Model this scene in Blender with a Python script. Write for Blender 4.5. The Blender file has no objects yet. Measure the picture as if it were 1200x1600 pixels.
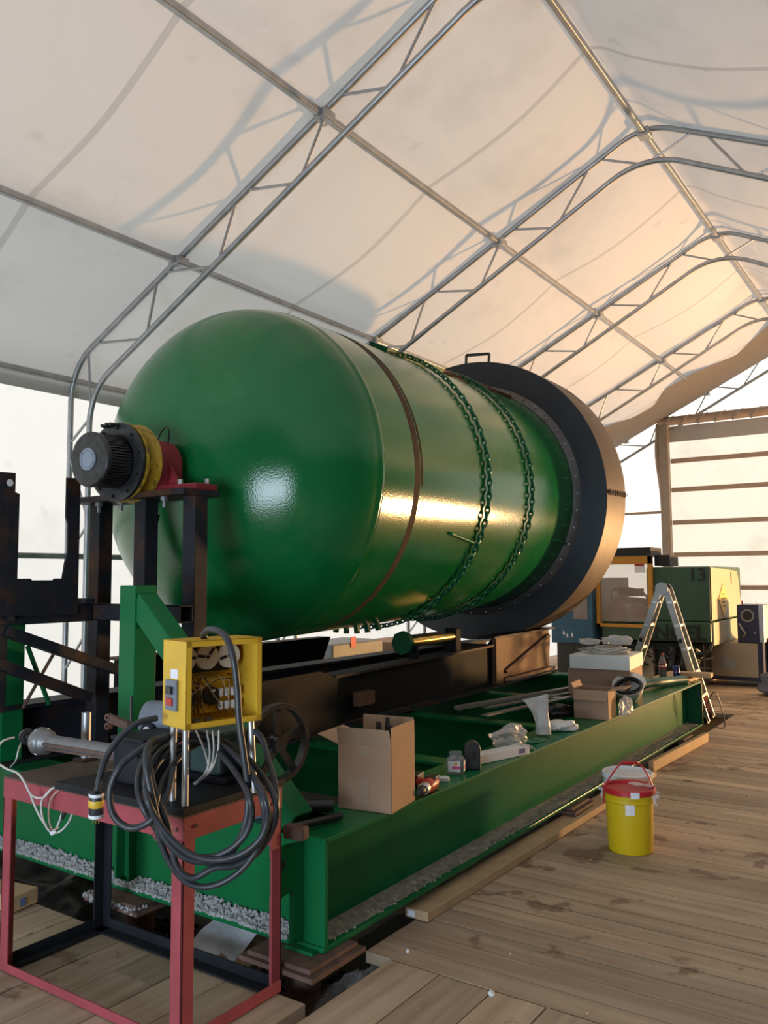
import bpy, math, random
from mathutils import Vector, Matrix, Euler, noise
random.seed(7)
C = bpy.context.scene.collection
PI = math.pi
# ------------------------------------------------------------------ camera
PITCH, ROLL, YAW = math.radians(4.51), math.radians(-.33), math.radians(34.46)
FPX = 1294.0
EYE = Vector((0, 0, 1.65))
f = Vector((-math.sin(YAW)*math.cos(PITCH), math.cos(YAW)*math.cos(PITCH), math.sin(PITCH)))
r0 = Vector((math.cos(YAW), math.sin(YAW), 0)); u0 = r0.cross(f)
r = r0*math.cos(ROLL)+u0*math.sin(ROLL); u = -r0*math.sin(ROLL)+u0*math.cos(ROLL)
cd = bpy.data.cameras.new('camera'); cam = bpy.data.objects.new('camera', cd); C.objects.link(cam)
cd.sensor_fit = 'HORIZONTAL'; cd.sensor_width = 36; cd.lens = 36*FPX/1200; cd.clip_start = .05; cd.clip_end = 300
M3 = Matrix((r, u, -f)).transposed(); cam.matrix_world = Matrix.Translation(EYE) @ M3.to_4x4()
bpy.context.scene.camera = cam
# ------------------------------------------------------------------ light
S = bpy.context.scene
S.view_settings.view_transform = 'Standard'; S.view_settings.look = 'None'
S.view_settings.gamma = 1; S.view_settings.use_curve_mapping = False
S.view_settings.exposure = -0.12
SKY, SUN, NEAR_W, FAR_W = 1.9, 3.8, 330, 860
w = bpy.data.worlds.new('sky'); S.world = w; w.use_nodes = True
bg = w.node_tree.nodes['Background']; bg.inputs[0].default_value = (.80, .90, 1, 1); bg.inputs[1].default_value = SKY
sl = bpy.data.lights.new('sun', 'SUN'); sl.energy = SUN; sl.color = (1, .80, .58); sl.angle = .02
so = bpy.data.objects.new('sun', sl); C.objects.link(so)
so.rotation_euler = Vector((-.38, .88, .24)).to_track_quat('Z', 'Y').to_euler()
def area(name, loc, look, sx, sy, W, col):
    l = bpy.data.lights.new(name, 'AREA'); l.shape = 'RECTANGLE'; l.size = sx; l.size_y = sy; l.energy = W; l.color = col
    o = bpy.data.objects.new(name, l); C.objects.link(o); o.location = loc
    o.rotation_euler = (Vector(loc)-Vector(look)).to_track_quat('Z', 'Y').to_euler(); return o
area('daylight_near_door', (-1.6, -4.0, .92), (-2.4, 5, 1.2), 3.4, 1.8, NEAR_W, (.70, .86, 1))
fl_ = area('daylight_far_door', (2.25, 16.3, .34), (-3.2, 9.0, 4.6), .75, .45, FAR_W, (1, .56, .22)); fl_.data.spread = 2.1
S.cycles.max_bounces = 8; S.cycles.diffuse_bounces = 4; S.cycles.glossy_bounces = 3; S.cycles.transmission_bounces = 6
S.cycles.sample_clamp_indirect = 6; S.cycles.use_denoising = True
S.cycles.caustics_reflective = False; S.cycles.caustics_refractive = False

# ------------------------------------------------------------------ materials
def mat(name, col, rough=.5, metal=0, var=.12, vs=6, bump=0, bs=60, dirt=None, dirt_amt=.5, ds=3, coat=0, spec=.5, alpha=1, trans=0):
    if name in ('dark_steel', 'green_paint', 'green_dark', 'black_slab'): spec = .14
    m = bpy.data.materials.new(name); m.use_nodes = True; nt = m.node_tree; b = nt.nodes['Principled BSDF']
    b.inputs['Roughness'].default_value = rough; b.inputs['Metallic'].default_value = metal
    b.inputs['Coat Weight'].default_value = coat; b.inputs['Coat Roughness'].default_value = .14; b.inputs['Specular IOR Level'].default_value = spec
    b.inputs['Alpha'].default_value = alpha; b.inputs['Transmission Weight'].default_value = trans
    tc = nt.nodes.new('ShaderNodeTexCoord')
    n = nt.nodes.new('ShaderNodeTexNoise'); n.inputs['Scale'].default_value = vs; n.inputs['Detail'].default_value = 5
    nt.links.new(tc.outputs['Object'], n.inputs['Vector'])
    mr = nt.nodes.new('ShaderNodeMapRange'); mr.inputs[1].default_value = .25; mr.inputs[2].default_value = .75
    mr.inputs[3].default_value = 1-var; mr.inputs[4].default_value = 1+var; nt.links.new(n.outputs[0], mr.inputs[0])
    mx = nt.nodes.new('ShaderNodeVectorMath'); mx.operation = 'SCALE'; mx.inputs[0].default_value = col[:3]
    nt.links.new(mr.outputs[0], mx.inputs['Scale']); out = mx.outputs[0]
    if dirt:
        n2 = nt.nodes.new('ShaderNodeTexNoise'); n2.inputs['Scale'].default_value = ds; n2.inputs['Detail'].default_value = 8; n2.inputs['Roughness'].default_value = .65
        nt.links.new(tc.outputs['Object'], n2.inputs['Vector'])
        cr = nt.nodes.new('ShaderNodeMapRange'); cr.inputs[1].default_value = 1-dirt_amt*.9; cr.inputs[2].default_value = 1-dirt_amt*.9+.18
        nt.links.new(n2.outputs[0], cr.inputs[0])
        mm = nt.nodes.new('ShaderNodeMix'); mm.data_type = 'RGBA'; nt.links.new(cr.outputs[0], mm.inputs[0])
        nt.links.new(out, mm.inputs[6]); mm.inputs[7].default_value = (*dirt, 1); out = mm.outputs[2]
    nt.links.new(out, b.inputs['Base Color'])
    if bump:
        n3 = nt.nodes.new('ShaderNodeTexNoise'); n3.inputs['Scale'].default_value = bs; n3.inputs['Detail'].default_value = 3
        nt.links.new(tc.outputs['Object'], n3.inputs['Vector'])
        bp = nt.nodes.new('ShaderNodeBump'); bp.inputs['Strength'].default_value = bump; bp.inputs['Distance'].default_value = .01
        nt.links.new(n3.outputs[0], bp.inputs['Height']); nt.links.new(bp.outputs[0], b.inputs['Normal'])
    return m
M = dict(
    plywood=mat('dark_plywood', (.07, .055, .04), .7),
    greyflange=mat('flange_grey', (.13, .13, .14), .45, .5, .25, 8),
    crategrey=mat('crate_grey', (.23, .24, .26), .5, 0, .25, 5, .3, 8),
    tank=mat('green_gloss', (.006, .135, .038), .14, 0, .12, 2, .10, 90, coat=.0, dirt=(.022, .16, .055), dirt_amt=.5, ds=2),
    green=mat('green_paint', (.008, .14, .048), .25, 0, .12, 3, .08, 50, dirt=(.018, .13, .05), dirt_amt=.45, ds=3),
    green_dark=mat('green_dark', (.006, .09, .035), .45),
    brownband=mat('brown_primer', (.050, .032, .026), .75, 0, .3, 12, spec=.15),
    chain=mat('chain_green', (.006, .12, .05), .35, .2, .2, 30),
    ringblack=mat('ring_black', (.012, .016, .026), .42, 0, .15, 3, .05),
    drum=mat('drum_skin', (.10, .08, .07), .55, .35, .18, 5, .03, 8),
    steel=mat('steel', (.24, .245, .26), .5, .7, .15, 12),
    galv=mat('galvanised', (.40, .41, .43), .42, .75, .18, 8),
    alu=mat('aluminium', (.46, .46, .47), .40, .7, .08, 10),
    darksteel=mat('dark_steel', (.022, .024, .032), .6, .1, .25, 5, .1, 30, dirt=(.085, .038, .020), dirt_amt=.56, ds=3.5),
    rust=mat('rust', (.13, .075, .06), .8, .1, .35, 6, .2, 40, dirt=(.04, .03, .028), dirt_amt=.5, ds=5),
    rustpanel=mat('rusty_panel', (.12, .056, .028), .7, .1, .3, 3, .2, 30, dirt=(.05, .028, .016), dirt_amt=.52, ds=4),
    blacksteel=mat('black_steel', (.008, .008, .009), .75, 0, .2, 5, spec=.2),
    greyiron=mat('grey_iron', (.06, .062, .066), .45, .7, .35, 20, .2, 60),
    cap=mat('pale_blue_cap', (.27, .32, .42), .5, .1, .1, 30),
    yellow=mat('yellow_paint', (.72, .44, .035), .45, 0, .08, 8, dirt=(.25, .16, .04), dirt_amt=.40, ds=6),
    yellowdirty=mat('yellow_dirty', (.42, .26, .02), .5, 0, .2, 20, dirt=(.04, .035, .02), dirt_amt=.55, ds=18),
    red=mat('red_iron', (.26, .022, .035), .5, 0, .15, 8, .1),
    redtable=mat('red_primer', (.33, .055, .072), .55, 0, .18, 9, .08, 60, dirt=(.46, .22, .20), dirt_amt=.36, ds=12),
    tabletop=mat('brown_plate', (.095, .062, .048), .6, .1, .25, 8, .1),
    slab=mat('black_slab', (.022, .024, .030), .5, .2, .3, 9),
    rubber=mat('cable_black', (.030, .034, .042), .42, 0, .25, 30),
    white=mat('white_plastic', (.72, .74, .78), .4, 0, .05),
    whiteflex=mat('white_flex', (.55, .54, .52), .5, 0, .25, 30),
    foam=mat('white_foam', (.80, .80, .80), .6, 0, .04),
    label=mat('paper_label', (.80, .82, .90), .6, 0, .1, 40),
    card=mat('cardboard', (.40, .255, .17), .75, 0, .07, 5, .03, 20),
    cardin=mat('cardboard_inside', (.42, .29, .19), .8, 0, .06),
    tape=mat('clear_tape', (.42, .30, .22), .12, 0, .1, 20),
    beige=mat('beige_metal', (.40, .34, .26), .5, 0, .05, 2),
    mgreen=mat('machine_green', (.042, .092, .055), .45, 0, .06, 3),
    mpale=mat('machine_pale', (.38, .37, .27), .5, 0, .10, 3, dirt=(.33, .32, .24), dirt_amt=.42, ds=3),
    amber=mat('amber_frame', (.60, .27, .03), .5, 0, .1),
    black=mat('black_matte', (.012, .012, .013), .6),
    blackplastic=mat('black_plastic', (.02, .02, .022), .35),
    blue=mat('blue_paint', (.03, .11, .20), .5, 0, .2, 6),
    navy=mat('navy_metal', (.02, .022, .065), .4, .1, .1),
    teal=mat('teal_plastic', (.01, .13, .13), .4),
    greyplastic=mat('grey_plastic', (.16, .19, .24), .45, 0, .1, 20),
    redplastic=mat('red_plastic', (.45, .025, .02), .4, 0, .1),
    buckety=mat('bucket_yellow', (.70, .50, .010), .42, 0, .05, 4, dirt=(.42, .33, .02), dirt_amt=.38, ds=5),
    bucketr=mat('bucket_red', (.52, .02, .035), .4, 0, .1, 8),
    lumber=mat('lumber', (.50, .35, .20), .75, 0, .12, 8, .05, 40),
    stone=mat('gravel_grey', (.34, .34, .35), .85, 0, .35, 25, .2),
    dirtm=mat('dirt', (.05, .040, .033), .95, 0, .4, 4, .6, 18),
    dirtflange=mat('dust_flange', (.26, .24, .20), .95, 0, .4, 30, .6, 90),
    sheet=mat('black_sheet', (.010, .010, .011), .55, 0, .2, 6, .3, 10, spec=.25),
    glass=mat('clear_plastic', (.75, .8, .85), .08, 0, .02, alpha=.20),
    pane=mat('window_pane', (.55, .42, .34), .08, 0, .1, alpha=.35),
    bag=mat('plastic_bag', (.72, .73, .76), .25, 0, .1, 30, .2, 25, alpha=.55),
    pbox=mat('carton_white', (.74, .74, .78), .5, 0, .04),
    pink=mat('pink_label', (.75, .08, .35), .5), purple=mat('blue_print', (.09, .13, .28), .5),
    cola=mat('cola', (.05, .012, .008), .1), gold=mat('brass_shaft', (.42, .33, .12), .3, .8, .15, 20),
    hazard=mat('hazard_yellow', (.75, .50, .12), .5, 0, .2, 20), orange=mat('orange', (.85, .18, .04), .5),
    greycloth=mat('grey_cloth', (.10, .115, .14), .9, 0, .25, 15), tag=mat('red_tag', (.8, .05, .03), .5),
    pocketred=mat('tank_red_inside', (.22, .03, .03), .4), fanblue=mat('can_blue', (.015, .05, .22), .3, .3, .05),
    greencloth=mat('green_cloth', (.02, .16, .10), .8),
)
def fabric(name, col, tcol, fac, seams=True):
    m = bpy.data.materials.new(name); m.use_nodes = True; nt = m.node_tree
    for n in list(nt.nodes): nt.nodes.remove(n)
    N = nt.nodes.new; L = nt.links.new
    o = N('ShaderNodeOutputMaterial'); mix = N('ShaderNodeMixShader'); d = N('ShaderNodeBsdfDiffuse'); t = N('ShaderNodeBsdfTranslucent')
    mix.inputs[0].default_value = fac; L(d.outputs[0], mix.inputs[1]); L(t.outputs[0], mix.inputs[2]); L(mix.outputs[0], o.inputs[0])
    tc = N('ShaderNodeTexCoord'); n = N('ShaderNodeTexNoise'); n.inputs['Scale'].default_value = .8; n.inputs['Detail'].default_value = 7; n.inputs['Roughness'].default_value = .62
    L(tc.outputs['Object'], n.inputs['Vector'])
    mr = N('ShaderNodeMapRange'); mr.inputs[1].default_value = .54; mr.inputs[2].default_value = .82; mr.inputs[3].default_value = 1; mr.inputs[4].default_value = .80; L(n.outputs[0], mr.inputs[0])
    n2 = N('ShaderNodeTexNoise'); n2.inputs['Scale'].default_value = 3.1; n2.inputs['Detail'].default_value = 9; L(tc.outputs['Object'], n2.inputs['Vector'])
    m2 = N('ShaderNodeMapRange'); m2.inputs[1].default_value = .66; m2.inputs[2].default_value = .75; m2.inputs[3].default_value = 1; m2.inputs[4].default_value = .86; L(n2.outputs[0], m2.inputs[0])
    mu = N('ShaderNodeMath'); mu.operation = 'MULTIPLY'; L(mr.outputs[0], mu.inputs[0]); L(m2.outputs[0], mu.inputs[1]); val = mu.outputs[0]
    if seams:
        sx = N('ShaderNodeSeparateXYZ'); L(tc.outputs['Object'], sx.inputs[0])
        a = N('ShaderNodeMath'); a.operation = 'MULTIPLY_ADD'; a.inputs[1].default_value = 1/3.05; a.inputs[2].default_value = -4.90/3.05+10; L(sx.outputs[1], a.inputs[0])
        fr = N('ShaderNodeMath'); fr.operation = 'FRACT'; L(a.outputs[0], fr.inputs[0])
        su = N('ShaderNodeMath'); su.operation = 'SUBTRACT'; su.inputs[1].default_value = .53; L(fr.outputs[0], su.inputs[0])
        ab = N('ShaderNodeMath'); ab.operation = 'ABSOLUTE'; L(su.outputs[0], ab.inputs[0])
        lt = N('ShaderNodeMath'); lt.operation = 'LESS_THAN'; lt.inputs[1].default_value = .009; L(ab.outputs[0], lt.inputs[0])
        s1 = N('ShaderNodeMath'); s1.operation = 'MULTIPLY_ADD'; s1.inputs[1].default_value = -.22; s1.inputs[2].default_value = 1; L(lt.outputs[0], s1.inputs[0])
        m3 = N('ShaderNodeMath'); m3.operation = 'MULTIPLY'; L(val, m3.inputs[0]); L(s1.outputs[0], m3.inputs[1]); val = m3.outputs[0]
    for node, c in ((d, col), (t, tcol)):
        v = N('ShaderNodeVectorMath'); v.operation = 'SCALE'; v.inputs[0].default_value = c; L(val, v.inputs['Scale']); L(v.outputs[0], node.inputs[0])
    n4 = N('ShaderNodeTexNoise'); n4.inputs['Scale'].default_value = 1.6; n4.inputs['Detail'].default_value = 2; n4.inputs['Distortion'].default_value = 1.2
    mp = N('ShaderNodeMapping'); mp.inputs['Scale'].default_value = (1, .35, 1); L(tc.outputs['Object'], mp.inputs[0]); L(mp.outputs[0], n4.inputs['Vector'])
    bp = N('ShaderNodeBump'); bp.inputs['Strength'].default_value = .35; bp.inputs['Distance'].default_value = .08; L(n4.outputs[0], bp.inputs['Height'])
    L(bp.outputs[0], d.inputs['Normal'])
    return m
M['roof'] = fabric('roof_fabric', (.70, .68, .66), (.405, .38, .355), .42)
M['wallfab'] = fabric('wall_fabric', (.60, .58, .55), (.95, .93, .87), .78, False)
M['shadefab'] = fabric('shade_fabric', (.30, .28, .28), (.06, .055, .055), .3, False)  # dark colour standing in for the shaded roof at the far end
def plankmat():
    m = bpy.data.materials.new('floor_planks'); m.use_nodes = True; nt = m.node_tree; b = nt.nodes['Principled BSDF']; N = nt.nodes.new; L = nt.links.new
    b.inputs['Roughness'].default_value = .62
    at_ = N('ShaderNodeAttribute'); at_.attribute_name = 'tone'
    gr = N('ShaderNodeAttribute'); gr.attribute_name = 'grain'
    n = N('ShaderNodeTexNoise'); n.inputs['Scale'].default_value = 1; n.inputs['Detail'].default_value = 6; L(gr.outputs['Vector'], n.inputs['Vector'])
    tc = N('ShaderNodeTexCoord')
    cr = N('ShaderNodeValToRGB'); e = cr.color_ramp.elements; e[0].position = .3; e[0].color = (.42, .30, .20, 1); e[1].position = .72; e[1].color = (.62, .48, .34, 1); L(n.outputs[0], cr.inputs[0])
    v = N('ShaderNodeVectorMath'); v.operation = 'SCALE'; L(cr.outputs[0], v.inputs[0]); L(at_.outputs['Fac'], v.inputs['Scale'])
    n2 = N('ShaderNodeTexNoise'); n2.inputs['Scale'].default_value = 3.6; n2.inputs['Detail'].default_value = 6; n2.inputs['Roughness'].default_value = .6; L(tc.outputs['Object'], n2.inputs['Vector'])
    n5 = N('ShaderNodeTexNoise'); n5.inputs['Scale'].default_value = .5; L(tc.outputs['Object'], n5.inputs['Vector'])
    ad = N('ShaderNodeMath'); ad.operation = 'MULTIPLY_ADD'; ad.inputs[1].default_value = .55; L(n5.outputs[0], ad.inputs[0]); L(n2.outputs[0], ad.inputs[2])
    mr = N('ShaderNodeMapRange'); mr.inputs[1].default_value = .865; mr.inputs[2].default_value = .915; mr.inputs[3].default_value = 0; mr.inputs[4].default_value = .72; L(ad.outputs[0], mr.inputs[0])
    mx = N('ShaderNodeMix'); mx.data_type = 'RGBA'; L(mr.outputs[0], mx.inputs[0]); L(v.outputs[0], mx.inputs[6]); mx.inputs[7].default_value = (.13, .065, .035, 1)
    n3 = N('ShaderNodeTexNoise'); n3.inputs['Scale'].default_value = 1.7; n3.inputs['Detail'].default_value = 7; L(tc.outputs['Object'], n3.inputs['Vector'])
    m4 = N('ShaderNodeMapRange'); m4.inputs[1].default_value = .48; m4.inputs[2].default_value = .75; m4.inputs[3].default_value = 0; m4.inputs[4].default_value = .45; L(n3.outputs[0], m4.inputs[0])
    mx2 = N('ShaderNodeMix'); mx2.data_type = 'RGBA'; L(m4.outputs[0], mx2.inputs[0]); L(mx.outputs[2], mx2.inputs[6]); mx2.inputs[7].default_value = (.22, .15, .10, 1)
    L(mx2.outputs[2], b.inputs['Base Color'])
    bp = N('ShaderNodeBump'); bp.inputs['Strength'].default_value = .25; bp.inputs['Distance'].default_value = .01; L(n.outputs[0], bp.inputs['Height']); L(bp.outputs[0], b.inputs['Normal'])
    return m
M['planks'] = plankmat()

# ------------------------------------------------------------------ helpers
WM = {}
class MB:
    def __init__(s): s.v = []; s.f = []; s.t = []; s.g = []
    def add(s, vs, fs):
        o = len(s.v); s.v += [Vector(p) for p in vs]; s.f += [tuple(i+o for i in q) for q in fs]; return s
    def box(s, a, b, R=None, c=None):
        x0, y0, z0 = a; x1, y1, z1 = b
        vs = [Vector(p) for p in ((x0,y0,z0),(x1,y0,z0),(x1,y1,z0),(x0,y1,z0),(x0,y0,z1),(x1,y0,z1),(x1,y1,z1),(x0,y1,z1))]
        if R is not None:
            c = Vector(c) if c is not None else Vector(((x0+x1)/2, (y0+y1)/2, z0)); vs = [c+R @ (p-c) for p in vs]
        return s.add(vs, [(0,3,2,1),(4,5,6,7),(0,1,5,4),(1,2,6,5),(2,3,7,6),(3,0,4,7)])
    def bar(s, p, q, wx, wy, up=(0, 0, 1)):
        p, q = Vector(p), Vector(q); d = (q-p).normalized(); up = Vector(up)
        if abs(d.dot(up)) > .98: up = Vector((0, 1, 0))
        a = d.cross(up).normalized(); b = a.cross(d)
        vs = [e+a*(i*wx/2)+b*(j*wy/2) for e in (p, q) for i, j in ((-1,-1),(1,-1),(1,1),(-1,1))]
        return s.add(vs, [(0,1,2,3),(7,6,5,4),(0,4,5,1),(1,5,6,2),(2,6,7,3),(3,7,4,0)])
    def tube(s, pts, rad, n=8, closed=False):
        pts = [Vector(p) for p in pts]; m = len(pts); rr = rad if isinstance(rad, (list, tuple)) else [rad]*m
        rings = []; a = None
        for i, p in enumerate(pts):
            if closed: t = (pts[(i+1) % m]-pts[i-1])
            else: t = pts[min(i+1, m-1)]-pts[max(i-1, 0)]
            t = t.normalized() if t.length > 1e-9 else Vector((0, 0, 1))
            if a is None:
                a = t.orthogonal().normalized()
            else:
                a = (a-t*a.dot(t)); a = a.normalized() if a.length > 1e-6 else t.orthogonal().normalized()
            b = t.cross(a); rings.append([p+(a*math.cos(2*PI*k/n)+b*math.sin(2*PI*k/n))*rr[i] for k in range(n)])
        fs = []
        for i in range(m if closed else m-1):
            j = (i+1) % m
            for k in range(n): fs.append((i*n+k, i*n+(k+1) % n, j*n+(k+1) % n, j*n+k))
        if not closed: fs += [tuple(range(n))[::-1], tuple((m-1)*n+k for k in range(n))]
        return s.add([p for R in rings for p in R], fs)
    def cyl(s, p, q, rad, n=24): return s.tube([p, q], rad, n)
    def lathe(s, prof, o=(0, 0, 0), ax=(0, 0, 1), n=32, a0=0, a1=2*PI, xdir=None):
        o = Vector(o); ax = Vector(ax).normalized(); e = Vector(xdir) if xdir else ax.orthogonal().normalized(); g = ax.cross(e)
        full = abs(a1-a0-2*PI) < 1e-6; k = n if full else n+1; vs = []
        for rr, h in prof:
            for i in range(k):
                t = a0+(a1-a0)*i/n; vs.append(o+ax*h+(e*math.cos(t)+g*math.sin(t))*max(rr, 1e-4))
        fs = []
        for j in range(len(prof)-1):
            for i in range(n):
                i2 = (i+1) % k; fs.append((j*k+i, j*k+i2, (j+1)*k+i2, (j+1)*k+i))
        return s.add(vs, fs)
    def prism(s, poly, d):
        poly = [Vector(p) for p in poly]; d = Vector(d); n = len(poly)
        return s.add(poly+[p+d for p in poly], [tuple(range(n))[::-1], tuple(range(n, 2*n))]+[(i, (i+1) % n, (i+1) % n+n, i+n) for i in range(n)])
    def grid(s, fn, nu, nv):
        return s.add([fn(i/nu, j/nv) for i in range(nu+1) for j in range(nv+1)], [(i*(nv+1)+j, (i+1)*(nv+1)+j, (i+1)*(nv+1)+j+1, i*(nv+1)+j+1) for i in range(nu) for j in range(nv)])
    def rock(s, c, rad):
        c = Vector(c); t = (1+5**.5)/2
        ic = [(-1,t,0),(1,t,0),(-1,-t,0),(1,-t,0),(0,-1,t),(0,1,t),(0,-1,-t),(0,1,-t),(t,0,-1),(t,0,1),(-t,0,-1),(-t,0,1)]
        fs = [(0,11,5),(0,5,1),(0,1,7),(0,7,10),(0,10,11),(1,5,9),(5,11,4),(11,10,2),(10,7,6),(7,1,8),(3,9,4),(3,4,2),(3,2,6),(3,6,8),(3,8,9),(4,9,5),(2,4,11),(6,2,10),(8,6,7),(9,8,1)]
        R = Euler((random.random()*6, random.random()*6, 0)).to_matrix()
        return s.add([c+R @ Vector((x*rad*.52*random.uniform(.6, 1.2), y*rad*.52*random.uniform(.7, 1.1), z*rad*.45*random.uniform(.7, 1.1))) for x, y, z in ic], fs)
    def build(s, name, m, parent=None, smooth=False, bevel=0, local=False, sub=0, solid=0):
        me = bpy.data.meshes.new(name); o = bpy.data.objects.new(name, me); C.objects.link(o)
        vs = s.v
        if parent is not None:
            o.parent = parent; Wp = WM[parent.name]; WM[o.name] = Wp
            if not local: Wi = Wp.inverted(); vs = [Wi @ p for p in vs]
        else:
            xs = [p.x for p in vs]; ys = [p.y for p in vs]; zs = [p.z for p in vs]
            c = Vector(((min(xs)+max(xs))/2, (min(ys)+max(ys))/2, min(zs)))
            if name.split('.')[0] in ('ceiling', 'wall_left', 'wall_right', 'floor', 'ground', 'wall_back', 'wall_front'): c = Vector((0, 0, 0))
            o.location = c; WM[o.name] = Matrix.Translation(c); vs = [p-c for p in vs]
        me.from_pydata([tuple(p) for p in vs], [], s.f); me.update()
        import bmesh
        if not s.g:
            bm = bmesh.new(); bm.from_mesh(me); bmesh.ops.recalc_face_normals(bm, faces=bm.faces); bm.to_mesh(me); bm.free()
        me.materials.append(M[m] if isinstance(m, str) else m)
        if smooth:
            me.polygons.foreach_set('use_smooth', [True]*len(me.polygons))
            try: me.set_sharp_from_angle(angle=math.radians(38))
            except Exception: pass
        if solid:
            q = o.modifiers.new('solid', 'SOLIDIFY'); q.thickness = solid
        if bevel:
            q = o.modifiers.new('bevel', 'BEVEL'); q.width = bevel; q.segments = 2; q.limit_method = 'ANGLE'
        if sub:
            q = o.modifiers.new('sub', 'SUBSURF'); q.levels = sub; q.render_levels = sub
        return o
def tag(o, label, cat, group=None, kind=None):
    o['label'] = label; o['category'] = cat
    if group: o['group'] = group
    if kind: o['kind'] = kind
    return o
def struct(o, label=None):
    o['kind'] = 'structure'
    if label: o['label'] = label
    return o
def thing(name, label, cat, loc=(0, 0, 0), rot=(0, 0, 0), group=None):
    o = bpy.data.objects.new(name, None); C.objects.link(o); o.location = loc; o.rotation_euler = rot; o.empty_display_size = .1
    WM[o.name] = Matrix.LocRotScale(Vector(loc), Euler(rot), None); return tag(o, label, cat, group)
def copy_tree(o, parent=None):
    c = o.copy(); C.objects.link(c)
    if parent is not None: c.parent = parent
    for ch in list(o.children): copy_tree(ch, c)
    return c
def ray(px, py): return f+r*((px-600)/FPX)-u*((py-800)/FPX)
def at(px, py, X=None, Y=None, Z=None, D=None):      # a point of the place on a known plane
    d = ray(px, py)
    t = D if D is not None else (X/d.x if X is not None else Y/d.y if Y is not None else (Z-1.65)/d.z)
    return EYE+d*t
def smooth_path(pts, k=6, closed=False):
    pts = [Vector(p) for p in pts]; n = len(pts); out = []
    for i in range(n if closed else n-1):
        g = lambda j: pts[j % n] if closed else pts[max(0, min(n-1, j))]
        a, b, c, d = g(i-1), g(i), g(i+1), g(i+2)
        for q in range(k):
            t = q/k; out.append(.5*((2*b)+(c-a)*t+(2*a-5*b+4*c-d)*t*t+(-a+3*b-3*c+d)*t**3))
    if not closed: out.append(pts[-1])
    return out
def text(s_, name, size, loc, rot, m, parent, depth=.004, bold=0):
    cu = bpy.data.curves.new(name, 'FONT'); cu.body = s_; cu.size = size; cu.extrude = depth; cu.offset = bold; cu.align_x = 'CENTER'
    t = bpy.data.objects.new(name, cu); C.objects.link(t); bpy.context.view_layer.update()
    me = bpy.data.meshes.new_from_object(t); bpy.data.objects.remove(t)
    o = bpy.data.objects.new(name, me); C.objects.link(o); me.materials.clear(); me.materials.append(M[m])
    W_ = Matrix.LocRotScale(Vector(loc), Euler(rot), None); me.transform(WM[parent.name].inverted() @ W_); o.parent = parent; WM[o.name] = WM[parent.name]
    return o

# ================================================================== STRUCTURE
RX, WL, WR = -2.31, -7.10, 2.48                      # ridge, walls
Y0, BAY = 4.90, 3.05
def mirror(p): return (2*RX-p[0], p[1])
g = MB().box((-45, -30, -.75), (40, 60, -.40)); struct(g.build('ground', 'dirtm'), 'dark earth below the raised plank floor')
def fillet(pts, rad, n=8):                           # 2-D polyline with rounded inner corners
    out = [Vector(pts[0])]
    for i in range(1, len(pts)-1):
        p, a, b = Vector(pts[i]), Vector(pts[i-1]), Vector(pts[i+1]); R = rad[i-1]
        d1, d2 = (a-p).normalized(), (b-p).normalized(); th = math.acos(max(-1, min(1, d1.dot(d2)))); t = R/math.tan(th/2)
        c = p+(d1+d2).normalized()*(R/math.sin(th/2)); s0, s1 = p+d1*t, p+d2*t
        v0, v1 = s0-c, s1-c; ang = math.atan2(v0.x*v1.y-v0.y*v1.x, v0.dot(v1))
        for k in range(n+1):
            q = ang*k/n; out.append(c+Vector((v0.x*math.cos(q)-v0.y*math.sin(q), v0.x*math.sin(q)+v0.y*math.cos(q))))
    out.append(Vector(pts[-1])); return out
SL = .4855
def outer_z(x): return 6.06-SL*abs(x-RX)
OUT = fillet([(WL, -.4), (WL, outer_z(WL)), (RX, 6.10), (WR, outer_z(WR)), (WR, -.4)], (.55, .55, .55))
INN = fillet([(WL+.30, -.4), (WL+.30, outer_z(WL)-.28), (RX, 5.80), (WR-.30, outer_z(WR)-.28), (WR-.30, -.4)], (.55, .75, .55))
def along(path, d):
    for i in range(len(path)-1):
        L_ = (path[i+1]-path[i]).length
        if d <= L_: return path[i]+(path[i+1]-path[i])*(d/L_)
        d -= L_
    return path[-1]
def plen(path): return sum((path[i+1]-path[i]).length for i in range(len(path)-1))
Lo, Li = plen(OUT), plen(INN)
TR_LABEL = ['galvanised tube roof arch nearest the viewer, rising over the rounded tank end',
            'galvanised tube roof arch crossing above the middle of the green tank, second of the five',
            'galvanised tube roof arch rising behind the black ring, third of the five',
            'galvanised tube roof arch one bay before the back wall, fourth of the five',
            'galvanised tube roof arch standing against the bright back wall, last of the five']
for i in range(5):
    y = Y0+BAY*i
    if i == 0:
        t0 = thing('roof_truss', TR_LABEL[0], 'roof truss', (RX, y, -.4), group='arched roof trusses')
        MB().tube([(p.x, y, p.y) for p in OUT], .028, 10).build('outer_chord', 'galv', t0, True)
        MB().tube([(p.x, y, p.y) for p in INN], .028, 10).build('inner_chord', 'galv', t0, True)
        npan = 17
        for k in range(npan):
            a, b, c = (k+.06)/npan, (k+.50)/npan, (k+.94)/npan
            pa, pb, pb2, pc = along(OUT, Lo*a), along(INN, Li*(b-.035/npan)), along(INN, Li*(b+.035/npan)), along(OUT, Lo*c)
            MB().cyl((pa.x, y, pa.y), (pb.x, y, pb.y), .013, 8).build('web_brace', 'galv', t0, True)
            MB().cyl((pb2.x, y, pb2.y), (pc.x, y, pc.y), .013, 8).build('web_brace', 'galv', t0, True)
    else:
        t = copy_tree(t0); t.location.y = y; t['label'] = TR_LABEL[i]
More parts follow.
